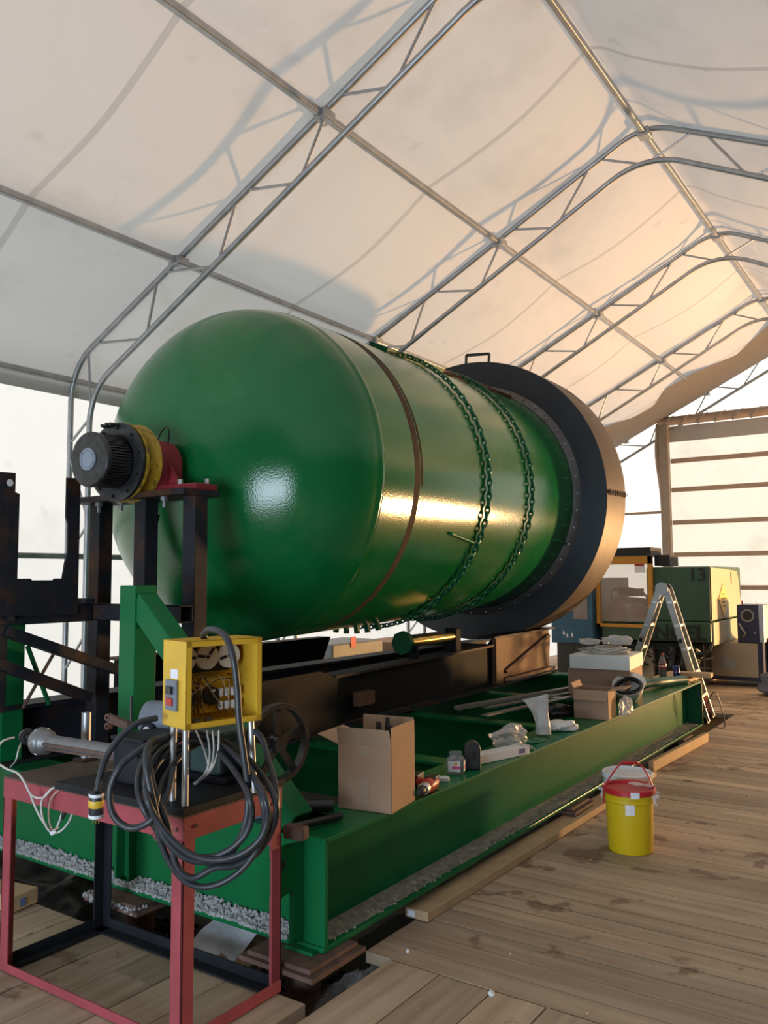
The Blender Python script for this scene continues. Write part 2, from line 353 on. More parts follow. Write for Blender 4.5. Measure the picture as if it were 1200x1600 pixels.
PN = [('ridge', RX, 6.06-.05, 'long pipe along the roof ridge joining the arch peaks'),
      ('m', -3.91, None, 'long pipe halfway up the left roof slope, warm lit towards the viewer'),
      ('l', -5.566, None, 'long pipe low on the left roof slope just above the tank'),
      ('e', WL+.03, 3.60, 'long pipe at the left eave where roof meets wall'),
      ('g', WL+.03, 1.87, 'pipe running along the left wall behind the dark posts'),
      ('mr', 2*RX+3.91, None, 'pipe halfway up the right roof slope, at the top right of the photo')]
for nm, x, z, lab in PN:
    z = z if z else outer_z(x)-.01
    t = thing('purlin', lab, 'roof pipe', (x, 8, z-.03), group='long roof purlins')
    MB().bar((x, -1.2, z), (x, 17.1, z), .055, .055).build('pipe', 'galv', t, bevel=.01)
    if z > 4:
        for i in range(5):
            y = Y0+BAY*i; MB().box((x-.06, y-.07, z-.045), (x+.06, y+.07, z+.035)).build('clamp', 'galv', t, bevel=.01)
# fabric skin
SK = fillet([(WL-.03, 3.55), (WL-.03, outer_z(WL)+.02), (RX, 6.145), (WR+.03, outer_z(WR)+.02), (WR+.03, 3.55)], (.57, .3, .57))
Ls = plen(SK)
PXS = [WL, -5.566, -3.91, RX, 2*RX+3.91, 2*RX+5.566, WR]
YA, YB = -4.25, 17.12
def skin(a, b):
    p = along(SK, Ls*a); y = YA+(YB-YA)*b
    ph = ((y-Y0)/BAY) % 1
    for j in range(6):
        if PXS[j] <= p.x <= PXS[j+1]: q = (p.x-PXS[j])/(PXS[j+1]-PXS[j]); break
    else: q = 0
    sag = .10*math.sin(PI*q)*math.sin(PI*ph)**.8
    # a little creasing near the frames
    sag += .012*noise.noise(Vector((p.x*2.2, y*1.1, 3)))*math.sin(PI*q)
    nx = .436 if p.x < RX else -.436
    return Vector((p.x+nx*sag*(abs(p.y-3.6) > .2), y, p.y-sag*.9))
struct(MB().grid(skin, 110, 150).build('ceiling', 'roof', smooth=True), 'white translucent fabric roof of the tent')
def wl(a, b):
    y = YA+(YB-YA)*b; z = -.4+4.0*a
    return Vector((WL-.04+.03*noise.noise(Vector((y*1.5, z*.6, 0)))*math.sin(PI*min(1, a*1.1)), y, z))
struct(MB().grid(wl, 20, 120).build('wall_left', 'wallfab', smooth=True), 'bright white fabric wall behind the tank')
wr_ = MB(); wr_.box((WR+.02, YA, -.4), (WR+.05, 14.3, 3.6)).box((WR+.02, 14.3, 1.5), (WR+.05, 16.9, 3.6)).box((WR+.02, 16.9, -.4), (WR+.05, YB, 3.6))
struct(wr_.build('wall_right', 'plywood'), 'dark boarded right wall with a low opening at its far end')
poly = [(p.x, p.y) for p in SK]
DX0, DX1, DZ = -4.74, 0.2, 4.68                      # roll-up door in the back wall
yb = 17.16
b_ = MB()
def gable(mb, yy, holes_x0, holes_x1, hz):
    def top(x): return min(6.14-SL*abs(x-RX), 6.14)
    xs = [WL, -6.6, -5.5, holes_x0]; 
    def strip(x0, x1, z0):
        n = 6
        for i in range(n):
            a, b = x0+(x1-x0)*i/n, x0+(x1-x0)*(i+1)/n
            mb.add([(a, yy, z0), (b, yy, z0), (b, yy, top(b)), (a, yy, top(a))], [(0, 1, 2, 3)])
    strip(WL, holes_x0, -.4); strip(holes_x1, WR, -.4); strip(holes_x0, holes_x1, hz)
gable(b_, yb, DX0, DX1, DZ)
struct(b_.build('wall_back', 'wallfab'), 'bright cream fabric end wall beyond the machines')
b_ = MB(); gable(b_, -4.28, -3.3, .3, 2.3); struct(b_.build('wall_front', 'plywood'), 'fabric end wall behind the viewer with an open doorway')
# back roll-up door
t = struct(MB().box((DX0+.02, yb-.02, -.4), (DX1-.02, yb, DZ)).build('door_1', 'wallfab'), 'bright fabric roll-up door with horizontal bars in the back wall')
for z in (3.965, 3.377, 2.715, 2.069, 1.413, .761, .12):
    MB().box((DX0+.1, yb-.11, z-.045), (DX1-.1, yb-.055, z+.045)).build('door_bar', 'drum' if 0 else mat('door_bar_tan', (.42, .31, .24), .6) if 'dbar' not in M else M['dbar'], t)
    if 'dbar' not in M: M['dbar'] = bpy.data.materials['door_bar_tan']
MB().box((DX0-.10, yb-.20, -.4), (DX0+.08, yb-.05, DZ+.05)).build('door_post', mat('door_post_grey', (.33, .28, .23), .6), t, bevel=.01)
MB().tube([(DX0-.1, yb-.14, DZ+.1), (DX1, yb-.14, DZ+.1)], .09, 12).build('roll_tube', M['dbar'], t, True)
MB().box((DX0+.08, yb-.06, 4.36), (DX1, yb-.05, DZ)).build('valance', 'roof', t)
h = MB()
for k in range(14): h.tube([(DX0+.1+k*.33+.1*math.cos(q), yb-.14+.1*math.sin(q), DZ+.1+.1*math.cos(q)) for q in [PI*2*j/8 for j in range(8)]], .012, 5, True)
h.build('lacing', 'galv', t)
struct(MB().tube(smooth_path([(-4.86, yb-.1, 4.75), (-4.90, yb-.1, 4.1), (-4.82, yb-.1, 3.2), (-4.80, yb-.1, 1.8), (-4.80, yb-.1, -.4)], 5), .055, 8).build('trim_1', M['dbar'], None, True), 'wavy tan strip beside the back door post')
for k, z in enumerate((2.94, 2.05)):
    struct(MB().bar((WL, yb-.06, z), (DX0-.1, yb-.06, z), .04, .05).build('trim_%d' % (k+2), M['dbar']), 'thin rail across the back wall left of the roll-up door')
# curved sheet added under the last roof bay, dark to paint its shade
SHADE_EDGE = [(0.5, 14.2), (-1.2, 14.8), (-2.45, 15.35), (-3.08, 15.87), (-3.78, 15.45), (-4.23, 15.4), (-4.61, 15.81), (-5.05, 15.83), (-5.46, 15.41), (-5.65, 15.21), (-6.7, 14.6)]
def flap(a, b):  # surface of the added shade sheet
    k = a*(len(SHADE_EDGE)-1); i = min(len(SHADE_EDGE)-2, int(k)); w_ = k-i; x = SHADE_EDGE[i][0]*(1-w_)+SHADE_EDGE[i+1][0]*w_; yf = SHADE_EDGE[i][1]*(1-w_)+SHADE_EDGE[i+1][1]*w_
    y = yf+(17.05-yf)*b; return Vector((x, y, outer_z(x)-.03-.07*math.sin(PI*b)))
struct(MB().grid(flap, 30, 12).build('trim_4', 'shadefab', smooth=True), 'grey sheet added under the roof at the far end as painted shade')

# ---- plank floor
def planks(name, x0, x1, y0, y1, dirn, wmin, wmax, zt, th, lab, seed, clip=None):
    rnd = random.Random(seed); mb = MB(); tones = []; grains = []
    lim = (y0, y1) if dirn == 'x' else (x0, x1); c = lim[0]
    while c < lim[1]-.02:
        wd = min(rnd.uniform(wmin, wmax), lim[1]-c); a, b = (x0, x1) if dirn == 'x' else (y0, y1)
        cuts = [a]; 
        while cuts[-1] < b: cuts.append(min(b, cuts[-1]+rnd.uniform(2.0, 4.0)))
        for k in range(len(cuts)-1):
            s0, s1 = cuts[k]+.002, cuts[k+1]-.002; g_ = rnd.uniform(.002, .005); dz = rnd.uniform(-.003, .0)
            if dirn == 'x': mb.box((s0, c+g_, zt-th), (s1, c+wd-g_, zt+dz))
            else: mb.box((c+g_, s0, zt-th), (c+wd-g_, s1, zt+dz))
            tones.append(rnd.uniform(.60, 1.10)); grains.append(rnd.uniform(0, 50))
        c += wd
    mb.g = [1]
    o = mb.build(name, 'planks'); me = o.data
    at1 = me.attributes.new('tone', 'FLOAT', 'POINT'); at2 = me.attributes.new('grain', 'FLOAT_VECTOR', 'POINT')
    at1.data.foreach_set('value', [tones[i//8] for i in range(len(me.vertices))])
    gv = []
    for i, v_ in enumerate(me.vertices):
        gx, gy = v_.co.x, v_.co.y
        gv += ([gx*1.3, gy*22, grains[i//8]] if dirn == 'x' else [gx*22, gy*1.3, grains[i//8]])
    at2.data.foreach_set('vector', gv)
    return struct(o, lab)
planks('floor', -2.235, WR, 3.09, 17.0, 'x', .14, .17, 0, .05, 'worn wooden plank floor right of the green frame, planks running crosswise', 1)
planks('floor.001', -2.10, WR, -4, 3.085, 'y', .21, .25, 0, .05, 'wide planks of the near floor running towards the tank', 2)
planks('floor.002', -7.0, -2.165, -4, 2.60, 'y', .20, .25, -.004, .09, 'raised plank platform under the red worktable', 3)
planks('floor.003', -7.0, -2.24, 10.6, 17.0, 'x', .16, .20, 0, .05, 'far plank floor under the machines', 4)
for xx in (-2.0, 0, 1.8):
    struct(MB().box((xx, -4, -.4), (xx+.1, 17, -.05)).build('trim_5', 'lumber'), 'joist below the plank floor')
for yy in (-2.5, .3, 2.3): struct(MB().box((-7, yy, -.4), (-2.3, yy+.1, -.095)).build('trim_5', 'lumber'), 'joist below the plank platform')
for yy in (10.7, 13, 16): struct(MB().box((-7, yy, -.4), (-2.25, yy+.1, -.052)).build('trim_5', 'lumber'), 'joist below the far plank floor')

# ================================================================== GREEN BASE FRAME
FX0, FX1, FY0, FY1, FZ0, FZ1 = -6.15, -2.245, 2.80, 9.05, .10, .56
t = thing('base_frame', 'long green painted steel base frame carrying the tank', 'steel frame', ((FX0+FX1)/2, (FY0+FY1)/2, FZ0))
def ibeam_y(x0, x1, xw, y0, y1, z0, z1, ext=0):      # web at xw
    m = MB(); m.box((x0, y0, z1-.022), (x1, y1, z1)); m.box((x0, y0, z0), (x1, y1, z0+.022)); m.box((xw-.008, y0, z0+.02), (xw+.008, y1, z1-.02)); return m
sb = ibeam_y(FX1-.33, FX1-.012, FX1-.02, FY0, FY1, FZ0+.02, FZ1)
sb.box((FX1-.33, FY0-.02, FZ0), (FX1-.01, FY1, FZ0+.022)); sb.box((FX1-.012, FY0+.02, FZ0+.0), (FX1+.0, FY1, FZ0+.022))
sb.box((FX1-.31, FY0, FZ0+.02), (FX1-.29, FY1, FZ1-.02))
s_ = MB(); s_.box((-2.52, FY0, FZ1-.022), (-2.222, FY1, FZ1)); s_.box((-2.378, FY0+.0, FZ0+.02), (-2.358, FY1, FZ1-.015)); s_.box((-2.52, FY0-.02, FZ0), (-2.222, FY1, FZ0+.022))
s_.build('side_beam', 'green', t, bevel=.004)
s_ = MB(); s_.box((FX0, FY0, FZ1-.02), (FX0+.3, FY1, FZ1)); s_.box((FX0+.14, FY0, FZ0+.02), (FX0+.16, FY1, FZ1-.02)); s_.box((FX0, FY0, FZ0), (FX0+.3, FY1, FZ0+.022)); s_.build('side_beam', 'green', t, bevel=.004)
for (ya, yw, yb2, nm) in ((FY0+.0, FY0+.06, FY0+.28, 'end_beam'), (FY1-.28, FY1-.03, FY1, 'end_beam')):
    s_ = MB(); s_.box((FX0, ya, FZ1-.02), (-2.40, yb2, FZ1)); s_.box((FX0, yw-.008, FZ0+.02), (-2.38, yw+.008, FZ1-.02)); s_.box((FX0, ya-.03, FZ0-.0), (-2.40, yb2, FZ0+.022)); s_.build(nm, 'green', t, bevel=.004)
for yc in (4.45, 5.86, 7.3):
    s_ = MB(); s_.box((FX0+.2, yc-.07, FZ1-.045), (-2.52, yc+.07, FZ1-.025)); s_.box((FX0+.2, yc-.006, .2), (-2.52, yc+.006, FZ1-.04)); s_.build('cross_beam', 'green', t, bevel=.003)
# near end closing plate with weld, far end plate
MB().box((-2.345, FY0-.012, FZ0+.022), (-2.222, FY0+.012, FZ1-.001)).build('end_plate', 'green', t, bevel=.003)
MB().box((-2.37, FY1-.03, FZ0+.02), (-2.215, FY1-.01, FZ1-.022)).build('end_plate', 'green_dark', t, bevel=.003)
wd = MB()
for z in [FZ0+.05+.012*k for k in range(36)]: wd.rock((-2.347, FY0-.012, z), .010)
for z in [FZ0+.03+.012*k for k in range(34)]: wd.rock((-3.49, FY0+.050, z), .008)
wd.build('weld', 'green', t)
lug = [(FY0-.01, FZ1-.03), (FY0-.01, FZ0+.03), (FY0-.075, FZ0+.03), (FY0-.075, FZ0+.23), (FY0-.09, FZ0+.25), (FY0-.18, FZ0+.235), (FY0-.20, FZ0+.255), (FY0-.205, FZ0+.395), (FY0-.19, FZ0+.425), (FY0-.12, FZ1-.02)]
lo = MB().prism([(-2.365, y, z) for y, z in lug], (.028, 0, 0)).build('lifting_lug', 'green', t, bevel=.004)
MB().cyl((-2.368, FY0-.15, FZ1-.09), (-2.334, FY0-.15, FZ1-.09), .018, 16).build('lug_hole', 'black', lo)
MB().box((-2.40, FY0-.06, FZ0-.015), (-2.25, FY0+.05, FZ0+.01)).build('foot_plate', 'green', t, bevel=.003)
# rising post with diagonal brace at the front, and a second post further left
s_ = MB(); s_.box((-3.60, 2.80, FZ1-.02), (-3.475, 2.94, 1.615)); p0 = s_.build('post', 'green', t, bevel=.006)
MB().box((-3.60, FY0-.0, FZ0+.02), (-3.585, FY0+.14, FZ1)).build('stiffener', 'green', t)
MB().box((-3.50, FY0, FZ0+.02), (-3.488, FY0+.05, FZ1)).build('stiffener', 'green', t)
MB().bar((-3.50, 2.87, 1.53), (-2.44, 2.87, .575), .12, .12).build('brace', 'green', t, bevel=.006)
s_ = MB(); s_.box((-4.78, 2.80, FZ1-.02), (-4.655, 2.94, 1.62)); s_.build('post', 'green', t, bevel=.006)
dj = MB()
def dustfn(a_, b_2):
    y = 2.86+6.1*a_; n_ = noise.noise(Vector((y*3, b_2*2, 0))); return Vector((-2.356+(.112+.02*n_)*b_2, y, FZ0+.0235+max(0, .014*(1-b_2)+.006*n_*math.sin(PI*b_2))+.003*noise.noise(Vector((y*40, b_2*9, 0)))))
dj.grid(dustfn, 500, 8)
for k in range(1500):
    y = random.uniform(2.85, 8.9); dj.rock((-2.356+.12*random.random()**.8, y, FZ0+.026), random.uniform(.003, .010))
tag(dj.build('dust', 'dirtflange'), 'dirt and grit lying along the lower flange of the green side beam', 'dirt', kind='stuff')
gv = MB()
for k in range(5200):
    x = random.uniform(-4.75, -2.42); q = noise.noise(Vector((x*2.5, 0, 7)))*.5+.6; yy = random.uniform(2.775, 2.845)
    if -3.6 < x < -3.47 and yy > 2.80: continue
    zz = FZ0+.022+max(0, (yy-2.785))*1.1*max(.1, q)*random.random()
    gv.rock((x, yy, zz), random.uniform(.005, .015))
for k in range(420): gv.rock((random.uniform(-3.66, -3.28), random.uniform(2.66, 2.78), .068+random.random()*.018), random.uniform(.006, .014))
tag(gv.build('gravel', 'stone'), 'loose grey gravel heaped on the front flange of the green frame', 'gravel', kind='stuff')
gv = MB()
for k in range(2500): 
    x = random.uniform(-4.8, -2.3); y = random.uniform(2.65, 3.5); gv.rock((x, y, -.39+random.random()*.03+.12*max(0, noise.noise(Vector((x*2, y*2, 1))))), random.uniform(.012, .04))
tag(gv.build('rubble', 'dirtm'), 'dark stones and rubble in the pit under the frame', 'rubble', kind='stuff')
PL = [(-2.35, 2.74, 'rusty pipe pier under the near right corner of the green frame'), (-3.45, 2.78, 'rusty pipe pier with gravel on its plate, under the frame below the green post'),
      (-2.36, 5.5, 'pipe pier under the middle of the green side beam'), (-2.36, 8.3, 'pipe pier under the far end of the green side beam'), (-5.9, 3.0, 'pipe pier under the far left corner of the frame'), (-5.9, 8.6, 'pipe pier under the far left rear of the frame')]
p0 = thing('support_pier', PL[0][2], 'pier', (PL[0][0], PL[0][1], -.4), group='steel piers under the frame')
MB().cyl((PL[0][0], PL[0][1]+.06, -.4), (PL[0][0], PL[0][1]+.06, .055), .075, 28).build('pipe_post', 'rust', p0, True)
s_ = MB().box((PL[0][0]-.2, PL[0][1]-.12, .058), (PL[0][0]+.2, PL[0][1]+.24, .078)).box((PL[0][0]-.17, PL[0][1]-.10, .079), (PL[0][0]+.17, PL[0][1]+.22, .098)); s_.build('cap_plate', 'rust', p0, bevel=.003)
for x, y, lab in PL[1:]:
    c = copy_tree(p0); c.location = (x, y, -.4); c['label'] = lab
# ================================================================== SKID
t = thing('skid_beam', 'dark steel skid beam under the right side of the tank with a rusty lit panel at its far end', 'skid beam', (-3.8, 6.3, .56), group='skid beams')
def yaw_x(x, y): return x-.035*(y-5)
def pr(poly_yz, x, th): return MB().prism([(yaw_x(x, y), y, z) for y, z in poly_yz], (th, 0, 0))
m_ = pr([(3.45, .585), (3.45, .90), (4.6, .92), (4.75, .93), (7.35, .96), (7.5, 1.03), (7.55, 1.03), (7.55, .60), (5, .585)], -3.765, .014); m_.build('web', 'blacksteel', t)
m_ = MB().prism([(yaw_x(-3.87, 3.45), 3.45, .562), (yaw_x(-3.68, 3.45), 3.45, .562), (yaw_x(-3.68, 9.1), 9.1, .562), (yaw_x(-3.87, 9.1), 9.1, .562)], (0, 0, .018)); m_.build('bottom_flange', 'darksteel', t)
m_ = MB().prism([(yaw_x(-3.87, 4.75), 4.75, .93), (yaw_x(-3.69, 4.75), 4.75, .93), (yaw_x(-3.69, 7.4), 7.4, .962), (yaw_x(-3.87, 7.4), 7.4, .962)], (0, 0, .018)); m_.build('top_flange', 'darksteel', t)
pr([(3.4, .585), (3.4, .99), (4.55, 1.0), (4.75, .93), (4.75, .585)], -3.70, .02).build('gusset_plate', 'blacksteel', t)
pr([(7.62, .62), (7.62, 1.03), (8.95, 1.04), (9.0, .95), (8.95, .62)], -3.745, .014).build('rusty_panel', 'rustpanel', t)
pr([(7.45, .585), (7.45, 1.05), (7.62, 1.05), (7.62, .585)], -3.74, .05).build('upright', 'rustpanel', t, bevel=.004)
MB().prism([(yaw_x(-3.87, 7.4), 7.4, 1.04), (yaw_x(-3.68, 7.4), 7.4, 1.04), (yaw_x(-3.68, 9.05), 9.05, 1.05), (yaw_x(-3.87, 9.05), 9.05, 1.05)], (0, 0, .018)).build('top_flange', 'darksteel', t)
pr([(7.62, .60), (7.62, .63), (9.0, .63), (9.0, .60)], -3.74, .07).build('ledge', 'rustpanel', t)
pr([(7.7, .70), (8.9, 1.0), (8.95, .97), (7.75, .67)], -3.73, .03).build('diagonal', 'rust', t)
cb = MB().box((-3.72, 5.0, .70), (-3.66, 5.2, .80)); cb.build('bracket', 'rustpanel', t, bevel=.004)
t = thing('skid_beam', 'dark steel skid beam reaching out on the left towards the viewer', 'skid beam', (-4.7, 5.5, .56), group='skid beams')
m_ = MB(); m_.box((-4.76, 1.9, .58), (-4.745, 9.1, .88)); m_.build('web', 'darksteel', t)
MB().box((-4.83, 1.9, .88), (-4.62, 9.1, .902)).build('top_flange', 'darksteel', t); MB().box((-4.83, 1.9, .562), (-4.62, 9.1, .582)).build('bottom_flange', 'darksteel', t)
MB().box((-4.76, 2.28, .38), (-4.60, 2.44, .562)).build('hanger', 'blacksteel', t)
MB().box((-4.90, 2.2, .365), (-4.50, 2.52, .38)).build('hanger_foot', 'blacksteel', t)
t = thing('steel_trough', 'black steel trough side with a slanted end, seen in the gap under the tank', 'steel trough', (-5.3, 5.6, .56))
MB().prism([(-5.32, 4.1, .56), (-5.32, 4.1, 1.03), (-5.32, 6.72, 1.05), (-5.32, 6.45, .56)], (.04, 0, 0)).build('side_plate', 'blacksteel', t)
MB().box((-5.42, 4.1, 1.03), (-5.28, 6.70, 1.05)).build('lip', 'rust', t); MB().box((-5.9, 4.1, .56), (-5.28, 6.45, .58)).build('base_plate', 'blacksteel', t)
# cradle under the ring
t = thing('ring_saddle', 'dark steel saddle with rollers between the skid and the black ring', 'saddle', (-4.35, 8.2, .56))
MB().prism([(-5.3, 8.0, .58), (-3.92, 8.0, .58), (-3.92, 8.0, .85), (-3.95, 8.0, .93), (-4.4, 8.0, .925), (-5.0, 8.0, .96), (-5.3, 8.0, .85)], (0, .06, 0)).build('front_plate', 'blacksteel', t)
for xx in (-5.15, -4.02): MB().cyl((xx, 8.07, .93), (xx, 8.75, .93), .065, 20).build('roller', 'blacksteel', t, True)
# roller with hex nut under the tank
t = thing('support_roller', 'brass coloured roller with a green end wheel under the tank', 'roller', (-3.9, 6.3, .93))
a, b = Vector((-3.84, 5.90, 1.10)), Vector((-3.80, 6.62, 1.11))
MB().cyl(a, b, .035, 18).build('shaft', 'gold', t, True)
m_ = MB().lathe([(.0, 0), (.10, 0), (.10, .05), (.0, .05)], a-Vector((0, .06, 0)), (0, 1, 0), 8); m_.build('end_wheel', 'green_dark', t)
MB().box((-3.88, 6.62, .95), (-3.76, 6.72, 1.18)).build('bearing_block', 'blacksteel', t, bevel=.01); MB().box((-3.88, 5.98, .95), (-3.78, 6.02, 1.07)).build('bearing_block', 'blacksteel', t, bevel=.01)

# ================================================================== TANK
TROT = (.029, 0, .045)
R3 = Euler(TROT).to_matrix(); AX = R3 @ Vector((0, 1, 0)); UPV = R3 @ Vector((0, 0, 1)); XV = R3 @ Vector((1, 0, 0))
CEN = Vector((-4.2506, 4.351, 2.3954)); TR = 1.2
t = tank = thing('storage_tank', 'huge glossy green cylindrical tank with a rounded near end and a black collar', 'tank', CEN-UPV*TR, TROT)
def tl(x, y, z): return Vector((x, y, z+TR))         # tank local, axis at z = TR
prof = [(TR*math.cos(q), -.7*math.sin(q)) for q in [PI/2*(1-k/28) for k in range(29)]]+[(1.206, .01), (1.206, .05), (TR, .06), (TR, .062), (TR, .07), (TR, .5), (TR, 1.5), (TR, 2.5), (TR, 3.5), (TR, 4.45), (TR, 4.5), (1.1, 4.75), (.6, 4.95), (0, 5.0)]
MB().lathe(prof, (0, 0, TR), (0, 1, 0), 128).build('shell', 'tank', t, True, local=True)
MB().lathe([(1.2, .458), (1.2016, .460), (1.2016, .532), (1.2, .534)], (0, 0, TR), (0, 1, 0), 128, xdir=(1, 0, 0)).build('weld_band', 'brownband', t, True, local=True)
MB().lathe([(1.2, .548), (1.2025, .55), (1.2025, .572), (1.2, .574)], (0, 0, TR), (0, 1, 0), 60, -1.3, .1, xdir=(1, 0, 0)).build('weld_band', 'brownband', t, True, local=True)
def tz(y, ang, rr): q = math.radians(ang); return tl(rr*math.cos(q), y, rr*math.sin(q))
# collar
ring = MB().lathe([(1.27, 3.83), (1.27, 3.80), (1.545, 3.80), (1.545, 3.83)], (0, 0, TR), (0, 1, 0), 128).build('collar_plate', 'ringblack', t, True, local=True)
MB().lathe([(1.5457, 3.80), (1.548, 3.81), (1.548, 4.455), (1.54, 4.46), (1.2, 4.46)], (0, 0, TR), (0, 1, 0), 128).build('collar_skin', 'drum', t, True, local=True)
fl = MB().lathe([(1.203, 3.76), (1.262, 3.785), (1.275, 3.80)], (0, 0, TR), (0, 1, 0), 128).build('bolt_flange', 'greyflange', t, True, local=True)
for k in range(44):
    q = 2*PI*k/44; c = Vector((1.25*math.cos(q), 3.762, TR+1.25*math.sin(q))); MB().lathe([(0, -.014), (.009, -.014), (.009, .01)], c, (0, 1, 0), 6).build('bolt', 'alu', fl, local=True)
s_ = MB()
for yy in (3.82, 4.44): pass
s_.box((1.535, 3.80, TR-.012), (1.575, 4.46, TR-.006)); s_.box((1.535, 3.80, TR+.006), (1.575, 4.46, TR+.012))
jt = s_.build('joint_strip', 'darksteel', t, local=True)
for k in range(7): MB().cyl((1.562, 3.85+k*.09, TR-.03), (1.562, 3.85+k*.09, TR+.03), .008, 8).build('bolt', 'darksteel', jt, local=True)
s_ = MB(); s_.lathe([(1.55, 4.30), (1.555, 4.31), (1.555, 4.36), (1.55, 4.37)], (0, 0, TR), (0, 1, 0), 20, math.radians(-52), math.radians(-42), xdir=(1, 0, 0)); s_.build('clip', 'steel', t, local=True)
# lifting bracket on the collar
b1, b2 = tz(3.815, 80, 1.53), tz(3.815, 90.5, 1.53); c1, c2 = tz(3.815, 80.3, 1.64), tz(3.815, 90.2, 1.64)
MB().bar(b1, c1, .02, .03).bar(c1, c2, .02, .03).bar(c2, b2, .02, .03).build('lifting_bracket', 'ringblack', t, local=True)
# longitudinal strip along the top
MB().prism([tz(1.15, 62, 1.195), tz(1.15, 71, 1.195), tz(1.15, 71, 1.245), tz(1.15, 62, 1.235)], (0, 1.0, 0)).build('mounting_strip', 'green_dark', t, local=True, bevel=.004)
MB().prism([tz(2.15, 63, 1.195), tz(2.15, 70, 1.195), tz(2.15, 70, 1.245), tz(2.15, 63, 1.235)], (0, 1.6, 0)).build('mounting_strip', 'rust', t, local=True, bevel=.004)
for (y1, a1, y2, a2) in ((1.12, -21.6, 1.60, -25.3), (3.38, -23.3, 3.78, -25.2)):
    p, q = tz(y1, a1, 1.215), tz(y2, a2, 1.215); MB().cyl(p, q, .014, 10).build('welded_pin', 'green', t, True, local=True)
for a_ in (-116, -111, -106, -101, -96, -91, -86, -81, -76):
    q = math.radians(a_); p = tz(1.35, a_, 1.19); e = tz(1.35, a_, 1.265); MB().bar(p, e, .04, .035, up=(0, 1, 0)).build('tooth', 'green_dark', t, local=True, bevel=.004)
# chains wrapped round
for (yc, lab) in ((1.625, 'green painted link chain wrapped round the tank, nearer the rounded end'), (2.56, 'green painted link chain wrapped round the tank, nearer the black collar')):
    m_ = MB(); N_ = 138
    for k in range(N_):
        q = 2*PI*(k+.5)/N_; rad_ = Vector((math.cos(q), 0, math.sin(q))); tan_ = Vector((-math.sin(q), 0, math.cos(q))); ya_ = Vector((0, 1, 0))
        wob = .010*math.sin(q*3+yc); c_ = Vector((0, yc+wob, TR))+rad_*1.229; w_ = (ya_ if k % 2 else rad_)*.55+(rad_ if k % 2 else -ya_)*.55
        m_.tube([c_+tan_*(.037*math.cos(z_))*(1+.12*math.cos(2*z_))+w_*(.026*math.sin(z_)) for z_ in [2*PI*j/10 for j in range(10)]], .0085, 5, True)
    o = m_.build('link_chain', 'chain', tank, True, local=True); o.parent = None; o.matrix_world = WM[tank.name]; WM[o.name] = WM[tank.name]
    o.location = CEN-UPV*TR; o.rotation_euler = TROT; tag(o, lab, 'chain', 'chains round the tank')
# ---- gear coupling on the shaft
def ta(x, y, z): return CEN+XV*x+AX*y+UPV*z
t = thing('gear_coupling', 'dark toothed gear coupling with a yellow rimmed flange at the tank shaft end', 'gear', ta(0, -1.1, -.25))
MB().lathe([(0, -1.335), (.155, -1.335), (.165, -1.325), (.165, -1.30), (.15, -1.295)], CEN, AX, 64).build('end_disc', 'greyiron', t, True)
cp = MB().lathe([(0, -1.345), (.066, -1.345), (.068, -1.34), (.068, -1.33)], CEN, AX, 40).build('hub_cap', 'cap', t, True)
MB().lathe([(.050, -1.3462), (.0525, -1.3475), (.055, -1.3462)], CEN, AX, 40).build('hub_groove', 'greyplastic', cp, True)
m_ = MB().lathe([(.145, -1.31), (.145, -1.13), (.12, -1.12)], CEN, AX, 64)
for k in range(54):
    q = 2*PI*k/54; m_.bar(ta(.152*math.cos(q), -1.30, .152*math.sin(q)), ta(.152*math.cos(q), -1.15, .152*math.sin(q)), .009, .02, up=XV*math.cos(q)+UPV*math.sin(q))
m_.build('toothed_hub', 'greyiron', t)
m_ = MB().lathe([(.150, -1.125), (.175, -1.14), (.242, -1.135), (.245, -1.12), (.235, -1.10), (.16, -1.10)], CEN, AX, 64); m_.build('flange', 'greyiron', t, True)
m_ = MB().lathe([(.16, -1.10), (.246, -1.105), (.248, -1.09), (.236, -1.07), (.232, -1.02), (.244, -1.00), (.247, -.985), (.235, -.975), (.12, -.97)], CEN, AX, 64); m_.build('yellow_rim', 'yellowdirty', t, True)
for k in range(10):
    q = 2*PI*k/10+.2; MB().cyl(ta(.21*math.cos(q), -1.15, .21*math.sin(q)), ta(.21*math.cos(q), -1.13, .21*math.sin(q)), .011, 10).build('bolt_hole', 'black', t)
for q in (1.45, 1.62, 1.8): MB().cyl(ta(.215*math.cos(q), -1.20, .215*math.sin(q)+.012), ta(.215*math.cos(q), -1.12, .215*math.sin(q)+.012), .011, 8).build('stud', 'greyiron', t, True)
MB().cyl(ta(0, -.98, 0), ta(0, -.72, 0), .07, 24).build('shaft', 'steel', t, True)
# ---- red bearing housing
ZP = 2.175
t = thing('bearing_housing', 'dark red cast bearing housing bolted to the dark steel stand', 'bearing', (-4.21, 3.45, ZP+.002))
hx, hy = -4.21, 3.50
m_ = MB(); n_ = 24
pf = [(-.165, 0), (.165, 0)]+[(.165*math.cos(PI*k/n_), .19+.155*math.sin(PI*k/n_)) for k in range(n_+1)][0:]
pf = [(-.185, .0), (.185, .0)]+[(.185*math.cos(PI*k/n_), .19+.17*math.sin(PI*k/n_)) for k in range(n_+1)]
m_.prism([(hx+a_, hy-.12, ZP+.003+b2_) for a_, b2_ in pf], (0, .22, 0)); m_.build('body', 'red', t, True, bevel=.008)
MB().box((hx-.30, hy-.10, ZP+.002), (hx+.52, hy+.08, ZP+.045)).build('base_flange', 'red', t, bevel=.006)
for sx in (-1, 1):
    MB().prism([(hx+sx*.155, hy-.012, ZP+.04), (hx+sx*.29, hy-.012, ZP+.04), (hx+sx*.155, hy-.012, ZP+.22)], (0, .024, 0)).build('rib', 'red', t)
